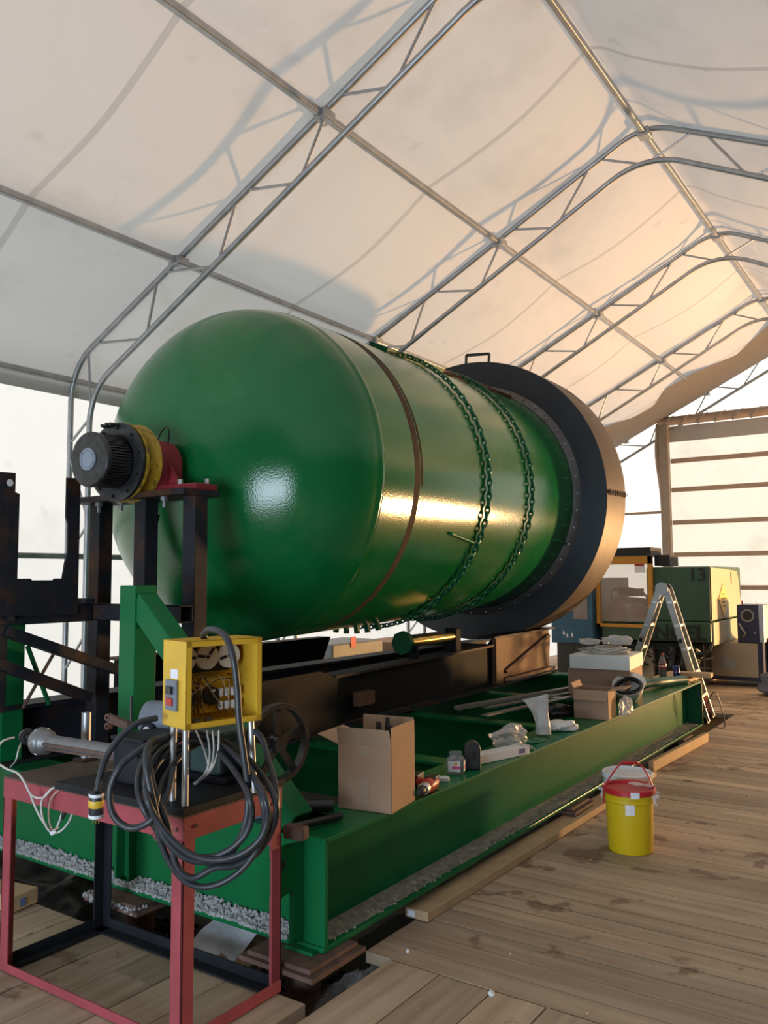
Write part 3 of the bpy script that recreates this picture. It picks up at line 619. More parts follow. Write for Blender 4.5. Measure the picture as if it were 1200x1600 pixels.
MB().box((hx+.16, hy-.07, ZP+.12), (hx+.175, hy-.03, ZP+.16)).build('inspection_boss', 'red', t)
for (bx, by) in ((hx+.33, hy-.05), (hx+.48, hy+.03), (hx-.24, hy-.05)):
    MB().lathe([(0, .08), (.018, .08), (.018, .045)], (bx, by, ZP), (0, 0, 1), 6).build('bolt', 'alu', t)
MB().tube(smooth_path([(hx+.05, hy+.0, ZP+.33), (hx+.06, hy+.02, ZP+.40), (hx+.10, hy+.03, ZP+.44), (hx+.13, hy+.03, ZP+.41), (hx+.10, hy+.05, ZP+.34)]), .005, 6).build('wire_loop', 'black', t)
# ---- stand
t = thing('bearing_stand', 'dark rusty steel stand of square posts carrying the red bearing', 'steel stand', (-4.2, 3.4, FZ1))
m_ = MB().box((-4.75, 3.27, ZP-.035), (-3.65, 3.56, ZP)); m_.build('top_plate', 'darksteel', t, bevel=.003)
for x in (-3.755, -4.195, -4.64): MB().box((x, 3.36, FZ1+.001), (x+.105, 3.465, ZP-.035)).build('post', 'darksteel', t, bevel=.006)
m_ = MB(); x0, x1, y0, y1, z0, z1, w_ = -4.535, -3.65, 3.255, 3.355, 1.395, 1.495, .008
m_.box((x0, y0, z0), (x1, y1, z0+w_)).box((x0, y0, z1-w_), (x1, y1, z1)).box((x0, y0, z0), (x1, y0+w_, z1)).box((x0, y1-w_, z0), (x1, y1, z1)); m_.build('cross_tube', 'darksteel', t, bevel=.002)
for bx in (-4.50, -4.28, -3.88):
    MB().lathe([(0, -.10), (.012, -.10), (.012, -.06), (.024, -.06), (.024, -.036)], (bx, 3.33, ZP), (0, 0, 1), 8).build('bolt', 'steel', t)
MB().bar((-4.68, 3.3, .58), (-3.60, 3.3, .58), .1, .036).build('sill', 'darksteel', t)
MB().cyl((-4.35, 3.5, 1.45), (-4.13, 3.5, 2.05), .008, 6).build('rod', 'black', t)
# ---- left side truss
t = thing('side_truss', 'rusty dark square tube truss with a notched plate on top, left edge', 'steel truss', (-4.45, 2.7, .905))
TX = -4.43
m_ = MB().box((TX-.10, 1.9, 1.39), (TX, 3.25, 1.50)); m_.build('top_tube', 'darksteel', t, bevel=.008)
m_ = MB(); m_.prism([(TX, y, z) for y, z in ((2.35, 1.45), (3.13, 1.435), (3.13, 2.27), (3.035, 2.265), (3.035, 2.03), (3.05, 1.98), (3.05, 1.80), (3.035, 1.75), (3.02, 1.655), (2.97, 1.655), (2.96, 1.645), (2.82, 1.645), (2.81, 1.655), (2.728, 1.655), (2.728, 2.14), (2.70, 2.15), (2.70, 2.26), (2.35, 2.25))], (.014, 0, 0)); np_ = m_.build('notched_plate', 'darksteel', t)
for (y, z, rr) in ((2.74, 1.59, .018), (2.975, 1.60, .018)): MB().cyl((TX+.0005, y, z), (TX+.016, y, z), rr, 14).build('hole', 'black', np_)
MB().cyl((TX-.001, 2.665, 2.20), (TX+.0165, 2.665, 2.20), .02, 16).build('hole', 'white', np_)
MB().cyl((TX, 2.70, 1.43), (TX+.02, 2.70, 1.43), .018, 12).build('bolt', 'darksteel', t)
MB().bar((TX-.03, 2.68, 1.36), (TX-.03, 3.45, 1.07), .06, .085, up=(1, 0, 0)).build('diagonal', 'darksteel', t, bevel=.005)
MB().bar((TX-.03, 2.55, 1.22), (TX-.03, 3.25, .92), .06, .085, up=(1, 0, 0)).build('diagonal', 'darksteel', t, bevel=.005)
MB().box((TX-.08, 2.60, .905), (TX, 2.69, 1.39)).build('upright', 'darksteel', t, bevel=.006)
MB().cyl((TX-.06, 2.85, 1.26), (TX-.06, 3.0, .906), .014, 8).build('rod', 'green_dark', t)
MB().cyl((TX-.06, 3.02, 1.20), (TX-.06, 2.83, .906), .010, 8).build('rod', 'rust', t)
MB().box((-4.55, 3.17, 1.50), (-4.40, 3.24, 1.53)).build('spacer', 'darksteel', t)

# ================================================================== WORKTABLE
TX0, TX1, TY0, TY1, TZ = -3.43, -2.305, 2.085, 2.61, .80
t = thing('worktable', 'red painted angle iron worktable with a steel top, at the lower left', 'table', ((TX0+TX1)/2, (TY0+TY1)/2, 0))
def angle_leg(x, y, sx, sy): return MB().box(*sorted_box((x, y, 0), (x+sx*.058, y+sy*.008, TZ-.02))).box(*sorted_box((x, y, 0), (x+sx*.008, y+sy*.058, TZ-.02)))
def sorted_box(a, b): return tuple(min(p, q) for p, q in zip(a, b)), tuple(max(p, q) for p, q in zip(a, b))
for (x, y, sx, sy, mm) in ((TX0, TY0, 1, 1, 'redtable'), (TX1, TY0, -1, 1, 'redtable'), (TX1, TY1, -1, -1, 'redtable'), (TX0, TY1, 1, -1, 'slab')):
    angle_leg(x, y, sx, sy).build('leg', mm, t, bevel=.002)
def rail(a, b, nm, mm): MB().box(a, b).build(nm, mm, t, bevel=.002)
rail((TX0, TY0-.002, TZ-.085), (TX1, TY0+.006, TZ-.003), 'apron', 'redtable'); rail((TX1-.006, TY0, TZ-.085), (TX1+.002, TY1, TZ-.003), 'apron', 'redtable')
rail((TX0, TY1-.006, TZ-.06), (TX1, TY1+.002, TZ-.003), 'apron', 'slab'); rail((TX0-.002, TY0, TZ-.06), (TX0+.006, TY1, TZ-.003), 'apron', 'slab')
rail((TX0, TY0-.001, 0), (TX1, TY0+.007, .035), 'floor_rail', 'redtable'); rail((TX1-.007, TY0, 0), (TX1+.001, TY1, .045), 'floor_rail', 'redtable')
MB().box((TX0, TY1-.007, 0), (TX1, TY1, .05)).box((TX0, TY1-.06, 0), (TX1, TY1, .008)).build('floor_rail', 'slab', t); MB().box((TX0, TY0, 0), (TX0+.007, TY1, .05)).box((TX0, TY0, 0), (TX0+.06, TY1, .008)).build('floor_rail', 'slab', t)
MB().box((TX0-.004, TY0-.004, TZ-.003), (TX1+.004, TY1+.004, TZ+.004)).build('tabletop', 'tabletop', t, bevel=.002)
MB().box((TX1-.075, TY1-.009, TZ-.24), (TX1-.012, TY1+.012, TZ-.07)).build('gusset', 'redtable', t)
MB().prism([(TX1-.16, TY0-.006, TZ-.08), (TX1, TY0-.006, TZ-.08), (TX1, TY0-.006, TZ-.16), (TX1-.06, TY0-.006, TZ-.16)], (0, .004, 0)).build('gusset', 'redtable', t)
for (x, y) in ((TX1-.10, TY0-.004), (TX1-.03, TY0-.004)): MB().cyl((x, y-.004, TZ-.045), (x, y, TZ-.045), .007, 8).build('rivet', 'rust', t)
for (y, z) in ((TY1-.04, TZ-.02), (TY1-.06, TZ-.055), (TY0+.06, TZ-.04)): MB().cyl((TX1+.002, y, z), (TX1+.008, y, z), .007, 8).build('rivet', 'rust', t)
TT = TZ+.0045
t = tag(MB().prism([(-3.05, 2.07, TT), (-2.298, 2.075, TT), (-2.298, 2.62, TT), (-2.92, 2.63, TT), (-3.02, 2.32, TT)], (0, 0, .028)).build('mounting_slab', 'slab', bevel=.003), 'black steel slab lying on the right half of the red worktable', 'steel slab')
TS = TT+.0285
# bearing block (pyramid fronted) and roller
t = thing('bearing_block', 'black pyramid fronted bearing block on the worktable slab', 'bearing block', (-2.80, 2.33, TS))
MB().box((-2.84, 2.20, TS), (-2.66, 2.40, TS+.17)).build('block', 'slab', t, bevel=.006)
MB().add([(-2.84, 2.195, TS+.01), (-2.84, 2.405, TS+.01), (-2.84, 2.405, TS+.165), (-2.84, 2.195, TS+.165), (-2.91, 2.26, TS+.055), (-2.91, 2.34, TS+.055), (-2.91, 2.34, TS+.13), (-2.91, 2.26, TS+.13)], [(0,1,2,3),(4,5,6,7),(0,1,5,4),(1,2,6,5),(2,3,7,6),(3,0,4,7)]).build('nose', 'greyplastic', t)
MB().box((-2.85, 2.185, TS+.17), (-2.65, 2.415, TS+.185)).build('lid', 'slab', t, bevel=.003)
MB().cyl((-2.70, 2.19, TS+.12), (-2.70, 2.205, TS+.12), .012, 10).build('bolt', 'black', t)
t = thing('steel_roller', 'grey steel roller pipe with a lumpy flanged end held over the table', 'roller', (-3.2, 2.3, TS+.02))
A_, B_ = Vector((-3.46, 2.27, TS+.085)), Vector((-2.905, 2.30, TS+.085))
MB().cyl(A_, B_, .034, 24).build('pipe', 'steel', t, True)
MB().bar(A_+Vector((.05, -.036, -.0)), B_+Vector((0, -.036, 0)), .006, .012).bar(A_+Vector((.05, -.03, -.02)), B_+Vector((0, -.03, -.02)), .006, .010).build('key_strip', 'rust', t)
MB().lathe([(0, -.015), (.055, -.012), (.062, 0), (.060, .02), (.05, .035), (.055, .05), (.045, .07), (.034, .08)], A_, (B_-A_), 20).build('end_flange', 'steel', t, True)
MB().tube([A_+Vector((-.10, .0, .01)), A_+Vector((-.01, 0, .0))], .018, 12).build('stub_shaft', 'greyiron', t, True)
MB().lathe([(.018, -.012), (.036, -.010), (.036, .014), (.018, .016)], A_+Vector((-.10, 0, .01)), (1, -.4, 0), 16).build('end_ring', 'greyiron', t, True)
for k in range(6):
    q = k*1.05; MB().rock(A_+Vector((.01+.01*(k % 2), .052*math.cos(q), .052*math.sin(q))), .016).build('wing_nut', 'alu', t)
t = thing('roller_mount', 'short galvanised pipe stub standing behind the flanged roller end', 'pipe stub', (-3.39, 2.47, TT))
MB().cyl((-3.40, 2.47, TT+.012), (-3.40, 2.47, TT+.22), .022, 20).build('pipe', 'galv', t, True); MB().box((-3.44, 2.43, TT), (-3.36, 2.51, TT+.012)).build('foot', 'darksteel', t)
t = thing('clamp_rod', 'thin upright rod with a horizontal clamped link bar behind the roller', 'rod', (-3.14, 2.52, TT))
MB().cyl((-3.14, 2.52, TT), (-3.14, 2.52, TT+.31), .0065, 8).build('upright', 'greyiron', t)
MB().bar((-3.26, 2.50, TT+.20), (-3.14, 2.51, TT+.175), .025, .035).bar((-3.14, 2.51, TT+.175), (-2.96, 2.53, TT+.215), .014, .014).build('link_bar', 'rust', t)
for z in (.205, .165): MB().lathe([(.007, 0), (.017, 0), (.017, .022), (.007, .022)], (-3.27, 2.485, TT+z), (0, 1, 0), 14).build('clamp_ring', 'rust', t)
t = thing('gearbox', 'blue grey round gearbox with a small pink centred dial, behind the bearing block', 'gearbox', (-2.88, 2.47, TT))
MB().cyl((-2.94, 2.45, TS+.20), (-2.80, 2.50, TS+.20), .085, 28).build('drum', 'greyplastic', t, True, bevel=.006)
MB().box((-2.93, 2.43, TT+.028), (-2.80, 2.53, TS+.14)).build('foot', 'slab', t)
cc = Vector((-2.86, 2.40, TS+.17)); nn = Vector((.25, -1, .1)).normalized()
dl = MB().cyl(cc, cc+nn*.03, .036, 24).build('dial', 'slab', t, True, bevel=.003); MB().cyl(cc+nn*.031, cc+nn*.034, .019, 20).build('dial_face', 'label', dl); MB().cyl(cc+nn*.0345, cc+nn*.036, .008, 12).build('dial_centre', 'pink', dl)
# motor with pulley
t = thing('electric_motor', 'grey green electric motor with red button and spoked pulley, behind the yellow box', 'motor', (-2.56, 2.50, TS))
MB().box((-2.66, 2.40, TS), (-2.42, 2.60, TS+.025)).build('foot_plate', 'slab', t, bevel=.004)
MB().box((-2.64, 2.415, TS+.025), (-2.46, 2.585, TS+.20)).build('housing', mat('motor_green', (.05, .085, .08), .5, 0, .2), t, bevel=.015)
MB().cyl((-2.48, 2.50, TS+.11), (-2.40, 2.50, TS+.11), .055, 24).build('end_bell', 'slab', t, True)
bx = MB().box((-2.72, 2.40, TS+.05), (-2.64, 2.52, TS+.20)).build('switch_box', 'greyplastic', t, bevel=.008)
q0 = Vector((-2.655, 2.395, TS+.15)); MB().lathe([(0, .02), (.026, .018), (.028, 0)], q0, (.3, -1, .1), 24).build('stop_button', 'redplastic', bx, True)
pc = Vector((-2.375, 2.66, TS+.125)); pa = Vector((1, -.15, 0)).normalized()
m_ = MB().lathe([(.145, -.02), (.165, -.02), (.168, -.012), (.158, 0), (.168, .012), (.165, .02), (.145, .02), (.145, -.02)], pc, pa, 48)
m_.lathe([(0, -.025), (.035, -.025), (.035, .025), (0, .025)], pc, pa, 20)
side = pa.cross(Vector((0, 0, 1))).normalized()
for k in range(5):
    q = 2*PI*k/5+.3; d = side*math.cos(q)+Vector((0, 0, 1))*math.sin(q); m_.bar(pc+d*.03, pc+d*.15, .03, .014, up=pa)
m_.build('pulley', 'blackplastic', t, True)
# ---- yellow control box
BA = at(290, 1142, D=2.98)                            # front lower corner
n1 = Vector((.24, 1, 0)).normalized(); n2 = Vector((-.955, .24, 0)).normalized()   # along open side / along switch side
HH, LW, SW = .318, .325, .182
def cbp(a, b, z): return BA+n1*a+n2*b+Vector((0, 0, z))
t = thing('control_box', 'open yellow electrical control box on silver legs with switch and three white discs', 'control box', (BA.x, BA.y, TS), group=None)
def panel(a0, a1, b0, b1, z0, z1, nm='casing', mm='yellow', par=None, mb=None, bevel=0):
    m_ = mb or MB(); m_.add([cbp(a_, b_, z_) for z_ in (z0, z1) for a_, b_ in ((a0, b0), (a1, b0), (a1, b1), (a0, b1))], [(0,3,2,1),(4,5,6,7),(0,1,5,4),(1,2,6,5),(2,3,7,6),(3,0,4,7)])
    return m_ if mb is not None else m_.build(nm, mm, par or t, bevel=bevel)
m_ = MB(); e = .003
panel(0, e, 0, SW, 0, HH, mb=m_); panel(LW-e, LW, 0, SW, 0, HH, mb=m_); panel(0, LW, SW-e, SW, 0, HH, mb=m_); panel(0, LW, 0, SW, 0, e, mb=m_); panel(0, LW, 0, SW, HH-e, HH, mb=m_)
panel(0, .022, 0, e, 0, HH, mb=m_); panel(LW-.022, LW, 0, e, 0, HH, mb=m_); panel(0, LW, 0, e, 0, .022, mb=m_); panel(0, LW, 0, e, HH-.022, HH, mb=m_); m_.build('casing', 'yellow', t)
sw = panel(-.012, 0, .056, .142, .062, .173, 'switch_plate', 'greyplastic', bevel=.003); panel(-.022, -.012, .078, .122, .122, .15, 'toggle', 'blackplastic', sw, bevel=.002); panel(-.018, -.012, .078, .124, .080, .108, 'red_button', 'redplastic', sw, bevel=.002)
lb = panel(-.002, 0, .062, .118, .178, .212, 'label_plate', 'label')
panel(.03, .27, SW-.035, SW-.004, .185, .30, 'backplate', 'black')
for k in range(3):
    c = cbp(.058+.096*k, SW-.065, .245); ax_ = -n2
    d_ = MB().cyl(c-ax_*.02, c, .048, 36).build('timer_disc', 'white', t, True, bevel=.001)
    q = (0.0, .9, 1.3)[k]
    for qq in (q, q+2.1):
        dd = n1*math.cos(qq)+Vector((0, 0, 1))*math.sin(qq); MB().bar(c+ax_*.001+dd*.012, c+ax_*.001+dd*.044, .002, .011, up=ax_.cross(dd)).build('slot', 'black', d_)
    MB().cyl(c+ax_*.0005, c+ax_*.004, .007, 12).build('spindle', 'black', d_)
panel(.02, .125, SW-.03, SW-.015, .03, .16, 'relay_plate', 'yellow'); panel(.135, .25, SW-.04, SW-.015, .03, .16, 'relay_plate', 'yellow')
for a_ in (.075, .175):
    c = cbp(a_, SW-.03, .095); d_ = MB().cyl(c, c-n2*.035, .035, 28).build('relay', 'blackplastic', t, True, bevel=.003); MB().bar(c-n2*.036+n1*-.012+Vector((0, 0, .02)), c-n2*.036+n1*.012+Vector((0, 0, .02)), .002, .008).build('relay_label', 'label', d_)
for k in range(4):
    for z in (.055, .105):
        a_ = .215+.027*k; c0_ = cbp(a_, SW-.06, z); MB().tube([c0_+Vector((0, 0, -.016)), c0_+Vector((0, 0, .016))], [.011, .011], 12).build('terminal_block', 'white', t, True, bevel=.003)
wr = [('rubber', 7), ('whiteflex', 5), ('redplastic', 2)]
for mm, cnt in wr:
    m_ = MB()
    for k in range(cnt):
        a_ = random.uniform(.03, .27); b_2 = random.uniform(.03, .3)
        p = [cbp(a_, SW-.03, .17), cbp(a_+random.uniform(-.03, .03), SW-.06-random.random()*.03, .14+random.random()*.03), cbp((a_+b_2)/2, SW-.07, .10+random.uniform(-.06, .06)), cbp(b_2, SW-.03, .02)]
        m_.tube(smooth_path(p), .0016, 5)
    m_.build('wiring', mm, t)
m_ = MB()
for a_ in (.05, .1, .15): m_.cyl(cbp(a_, SW-.08, .004), cbp(a_, SW-.08, .018), .016, 14)
m_.build('cable_gland', 'steel', t)
for (a_, b_2, px, py) in ((.012, .115, 262, 1245), (.012, .02, 284, 1248), (.295, .03, 390, 1224)):
    top = cbp(a_, b_2, 0); foot = Vector((top.x+(.02 if a_ > .2 else 0), top.y, TS)); MB().cyl(foot, top, .0125, 16).build('leg', 'alu', t, True)
# ---- cables
def cable(pts, rad, nm, mm, lab, cat, grp=None, k=8, n=10, par=None):
    m_ = MB().tube(smooth_path(pts, k), rad, n)
    o = m_.build(nm, mm, par, True)
    return o if par is not None else tag(o, lab, cat, grp)
D0 = 2.90
t = thing('power_cable', 'thick black power cable coiled over the table corner with a yellow banded plug', 'cable', at(290, 1400, D=D0))
main = [(322, 1004, 3.16), (318, 992, 3.14), (330, 983, 3.06), (352, 994, 2.97), (365, 1030, 2.93), (371, 1080, 2.92), (374, 1130, 2.91), (381, 1180, 2.90), (388, 1240, 2.89), (383, 1290, 2.86), (362, 1330, 2.83), (330, 1345, 2.82), (290, 1340, 2.81), (255, 1305, 2.81), (240, 1255, 2.82), (228, 1190, 2.86), (236, 1160, 2.94), (262, 1152, 3.08), (290, 1150, 3.15), (325, 1150, 3.2)]
cable([at(a_, b_2, D=d_) for a_, b_2, d_ in main], .0125, 'cable', 'rubber', '', '', par=t)
plugl = [(300, 1185, 3.02), (270, 1175, 2.96), (240, 1190, 2.90), (212, 1210, 2.86), (190, 1150, 2.9), (170, 1195, 2.86)]
cable([at(a_, b_2, D=d_) for a_, b_2, d_ in [(245, 1122, 3.05), (215, 1130, 3.0), (185, 1155, 2.96), (165, 1185, 2.93), (157, 1210, 2.90), (152, 1235, 2.88)]], .0115, 'cable', 'rubber', '', '', par=t)
cable([at(a_, b_2, D=d_) for a_, b_2, d_ in [(260, 1150, 3.0), (225, 1168, 2.93), (190, 1195, 2.88), (172, 1235, 2.86), (178, 1275, 2.85), (205, 1294, 2.84), (238, 1280, 2.83), (262, 1240, 2.88), (270, 1200, 2.96)]], .012, 'cable', 'rubber', '', '', par=t)
for (cx, cy, rx, ry, ph, dd, sk) in ((322, 1247, 92, 97, 0, 0, 18), (312, 1250, 78, 90, .3, .02, 10), (328, 1270, 84, 116, .5, .035, -6), (316, 1246, 98, 102, .2, .05, 22), (330, 1250, 100, 94, .1, .06, 8)):
    pts = []
    for k in range(18):
        q = 2*PI*k/18+ph; sn = math.sin(q); a_ = cx+rx*math.cos(q)*(1-.12*max(0, -sn))+sk*sn; b_2 = cy+ry*sn
        dep = 2.80+dd+.20*max(0, min(1, (1240-b_2)/50))+.20*max(0, min(1, (1185-b_2)/30)); pts.append(at(a_+4*math.sin(3*q+ph), b_2, D=dep))
    m_ = MB().tube(smooth_path(pts, 5, True), .0112, 10, True); m_.build('cable', 'rubber', t, True)
cable([at(a_, b_2, D=d_) for a_, b_2, d_ in [(398, 1142, 3.2), (410, 1156, 3.15), (420, 1190, 3.05), (432, 1240, 2.95), (427, 1290, 2.9), (404, 1330, 2.86), (370, 1352, 2.84), (335, 1356, 2.83), (300, 1372, 2.82), (275, 1350, 2.82), (262, 1290, 2.83), (240, 1230, 2.86), (232, 1180, 2.92)]], .0115, 'cable', 'rubber', '', '', par=t)
pa_, pb_ = at(151, 1237, D=2.88), at(150, 1277, D=2.88); ax_ = pb_-pa_; Lp = ax_.length; ax_.normalize()
pg = MB().lathe([(0, 0), (.022, .002), (.025, .01), (.025, Lp-.01), (.022, Lp), (0, Lp)], pa_, ax_, 24).build('plug', 'rubber', t, True)
MB().lathe([(.0255, Lp*.30), (.0265, Lp*.32), (.0265, Lp*.55), (.0255, Lp*.58)], pa_, ax_, 24).build('plug_band', 'yellow', pg, True)
for z_ in (.04, .86): MB().lathe([(.0252, Lp*z_), (.0262, Lp*(z_+.02)), (.0262, Lp*(z_+.12)), (.0252, Lp*(z_+.13))], pa_, ax_, 24).build('plug_collar', 'white', pg, True)
for dx in (-.010, 0, .010): MB().bar(pb_+r*dx, pb_+r*dx+ax_*.022, .004, .002).build('prong', 'gold', pg)
t = thing('wire_coil', 'thin white wire hanging in a loop from the left side of the table', 'wire', at(90, 1300, D=3.38))
wl1 = [(22, 1152, 3.5), (2, 1160, 3.45), (-8, 1185, 3.42), (8, 1200, 3.40), (27, 1208, 3.40), (38, 1222, 3.38), (50, 1243, 3.37), (68, 1246, 3.36), (82, 1232, 3.36), (97, 1230, 3.36), (112, 1240, 3.36), (115, 1262, 3.36), (107, 1285, 3.36), (92, 1300, 3.36), (77, 1298, 3.36), (66, 1275, 3.36), (66, 1250, 3.36), (80, 1233, 3.36)]
cable([at(a_, b_2, D=d_) for a_, b_2, d_ in wl1], .0045, 'wire', 'whiteflex', '', '', par=t)
cable([at(a_, b_2, D=d_) for a_, b_2, d_ in [(48, 1243, 3.38), (62, 1275, 3.37), (80, 1298, 3.37), (90, 1290, 3.37), (100, 1260, 3.37), (104, 1240, 3.37)]], .0045, 'wire', 'whiteflex', '', '', par=t)
cable([at(a_, b_2, D=d_) for a_, b_2, d_ in [(95, 1232, 3.36), (80, 1248, 3.355), (76, 1275, 3.35), (82, 1296, 3.35), (93, 1292, 3.35)]], .0035, 'wire', 'tape', '', '', par=t)
MB().tube([at(105, 1252, D=3.35), at(102, 1265, D=3.35), at(97, 1280, D=3.35)], [.006, .013, .006], 10).build('inline_switch', 'blackplastic', t, True)
MB().tube([at(121, 1236, D=3.34), at(115, 1245, D=3.34)], .004, 8).build('blue_connector', mat('blue_conn', (.01, .06, .45), .4), t)
MB().tube([at(80, 1303, D=3.36), at(88, 1298, D=3.36)], .009, 8).build('tape_wrap', 'white', t, True)
o = cable([at(a_, b_2, Z=TT+.006) for a_, b_2 in [(104, 1231), (118, 1222), (135, 1213), (150, 1212), (165, 1206), (178, 1203), (186, 1205)]]+[Vector((-2.86, 2.20, TS+.008))], .003, 'loose_wire', 'tape', 'bare tan wires lying across the brown tabletop under the roller', 'wire')
o = cable([A_+Vector((-.11, -.02, -.01)), A_+Vector((-.10, -.04, -.04)), A_+Vector((-.105, -.05, -.09)), A_+Vector((-.10, -.08, -.115))], .004, 'tie_wire', 'galv', 'twisted grey tie wire hanging from the flanged roller end', 'wire')
for j, (x0_, x1_) in enumerate(((306, 318), (323, 316), (332, 320), (342, 322))):
    p = [at(x0_, 1141, D=3.1), at((x0_+x1_)/2+8, 1175, D=3.08), at(x1_+6, 1205, D=3.04), Vector((-2.53+.004*j, 2.34, TS+.004))]
    cable(p, .0035, 'cream_wire', 'whiteflex', ['cream wire dropping from the yellow box, leftmost of four', 'cream wire under the yellow box, second from the left', 'cream wire under the yellow box, third from the left', 'cream wire dropping from the yellow box, rightmost of four'][j], 'wire', 'cream wires under the yellow box')
# pen gun / blue headed torch hanging under table
t = thing('work_light', 'black handled work light with a pale blue head resting on the frame behind the table', 'lamp', (-2.62, 2.95, FZ1))
MB().tube([(-2.42, 3.10, .60), (-2.62, 2.92, .60)], .03, 16).build('handle', 'blackplastic', t, True); MB().tube([(-2.62, 2.92, .60), (-2.69, 2.86, .60)], [.034, .05], 16).build('head', 'cap', t, True)

# ================================================================== THINGS ON THE SIDE BEAM
BZ = FZ1+.001
def obox(c, ang, lx, ly, z0, z1): return MB().box((c[0]-lx/2, c[1]-ly/2, z0), (c[0]+lx/2, c[1]+ly/2, z1), Matrix.Rotation(ang, 3, 'Z'), (c[0], c[1], z0))
def open_carton(name, label, c, ang, lx, ly, h, flaps, mm='card', grp=None, tape=True):
    t = thing(name, label, 'box', (c[0], c[1], BZ), (0, 0, ang), grp); e = .004; m_ = MB()
    m_.box((-lx/2, -ly/2, 0), (lx/2, ly/2, e)); m_.box((-lx/2, -ly/2, 0), (lx/2, -ly/2+e, h)); m_.box((-lx/2, ly/2-e, 0), (lx/2, ly/2, h)); m_.box((-lx/2, -ly/2, 0), (-lx/2+e, ly/2, h)); m_.box((lx/2-e, -ly/2, 0), (lx/2, ly/2, h))
    m_.build('carton', mm, t, local=True, bevel=.0015)
    for side_, L_, a_ in flaps:
        # flap hinged on a top edge: a_ = angle from straight up (positive = outwards)
        s_, c_ = math.sin(a_)*L_, math.cos(a_)*L_
        if side_ == '-y': q = [(-lx/2, -ly/2, h), (lx/2, -ly/2, h), (lx/2-.004, -ly/2-s_, h+c_), (-lx/2+.004, -ly/2-s_, h+c_)]; d = (0, e, 0)
        if side_ == '+y': q = [(-lx/2, ly/2, h), (lx/2, ly/2, h), (lx/2-.004, ly/2+s_, h+c_), (-lx/2+.004, ly/2+s_, h+c_)]; d = (0, -e, 0)
        if side_ == '-x': q = [(-lx/2, -ly/2, h), (-lx/2, ly/2, h), (-lx/2-s_, ly/2-.004, h+c_), (-lx/2-s_, -ly/2+.004, h+c_)]; d = (e, 0, 0)
        if side_ == '+x': q = [(lx/2, -ly/2, h), (lx/2, ly/2, h), (lx/2+s_, ly/2-.004, h+c_), (lx/2+s_, -ly/2+.004, h+c_)]; d = (-e, 0, 0)
        if abs(a_) > 1: d = (0, 0, -e)
        MB().prism(q, d).build('flap', 'cardin' if abs(a_) < .3 else mm, t, local=True)
    if tape:
        for z0, z1 in ((h*.10, h*.50), (h*.84, h*1.0)): MB().box((-.022, -ly/2-.0012, z0), (.022, -ly/2, z1)).build('tape', 'tape', t, local=True)
    return t
cA, cB, cC = at(528, 1262, Z=BZ), at(612, 1273, Z=BZ), at(640, 1250, Z=BZ)
angA = math.atan2(cB.y-cA.y, cB.x-cA.x)
wA = (cB-cA).length; dA = .27; nA = Vector((-math.sin(angA), math.cos(angA), 0)); ccA = (cA+cB)/2+nA*dA/2
bA = open_carton('cardboard_box', 'tall open cardboard box holding black angle bars, on the green beam near the table', ccA, angA, wA, dA, .30, (('-y', .085, .25), ('+y', .10, -.05), ('+x', .09, .0), ('-x', .12, 1.25)))
t = thing('bar_bundle', 'black angle bars sticking up out of the tall cardboard box', 'metal bars', (ccA.x, ccA.y, BZ+.006))
for (a_, b_2, c_, d_) in ((.05, -.10, .085, .37), (.075, -.06, .105, .39), (.06, -.02, .075, .42), (.09, -.08, .115, .35), (.03, -.04, .035, .40)):
    ca_, sa_ = math.cos(angA), math.sin(angA); g1 = Vector((ccA.x+ca_*a_-sa_*b_2, ccA.y+sa_*a_+ca_*b_2, BZ+.006)); g2 = Vector((ccA.x+ca_*c_-sa_*(b_2-.01), ccA.y+sa_*c_+ca_*(b_2-.01), BZ+d_))
    MB().bar(g1, g2, .026, .006).build('bar', 'blackplastic', t)
# drill
dz = BZ
t = thing('cordless_drill', 'red and black cordless drill lying on the green beam beside the tall box', 'drill', (-2.33, 3.72, BZ))
ch = at(655, 1238, Z=BZ+.035); bd = at(690, 1212, Z=BZ+.04); ax_ = (bd-ch).normalized()
MB().lathe([(0, 0), (.012, .0), (.018, .01), (.022, .03), (.022, .05)], ch, ax_, 20).build('chuck', 'greyiron', t, True)
MB().lathe([(.024, .05), (.030, .055), (.030, .09), (.027, .10)], ch, ax_, 20).build('clutch_ring', 'alu', t, True)
MB().lathe([(.028, .10), (.034, .115), (.034, .20), (.028, .225), (0, .23)], ch, ax_, 16).build('body', 'redplastic', t, True)
hv = Vector((-.95, .25, 0)).normalized(); hp = ch+ax_*.17
MB().bar(hp, hp+hv*.13, .038, .034).build('handle', 'redplastic', t, bevel=.01)
MB().bar(hp+hv*.12+ax_*-.03, hp+hv*.12+ax_*.07, .055, .06).build('battery', 'blackplastic', t, bevel=.006)
MB().bar(ch+ax_*.16+Vector((0, 0, .030)), ch+ax_*.23+Vector((0, 0, .030)), .06, .012).build('rear_cover', 'blackplastic', t, bevel=.003)
c = at(693, 1222, Z=BZ); tag(MB().lathe([(0, 0), (.030, 0), (.031, .003), (.031, .016), (.028, .019), (0, .019)], (c.x-.015, c.y+.03, BZ), (0, 0, 1), 32).build('jar_lid', 'white', smooth=True), 'white round screw lid lying between the drill and the plastic jar', 'lid')
c = at(708, 1209, Z=BZ); c.y += .03
t = thing('plastic_jar', 'clear square plastic jar of small screws with a pink and white label', 'jar', (c.x, c.y, BZ))
R45 = Matrix.Rotation(.35, 3, 'Z')
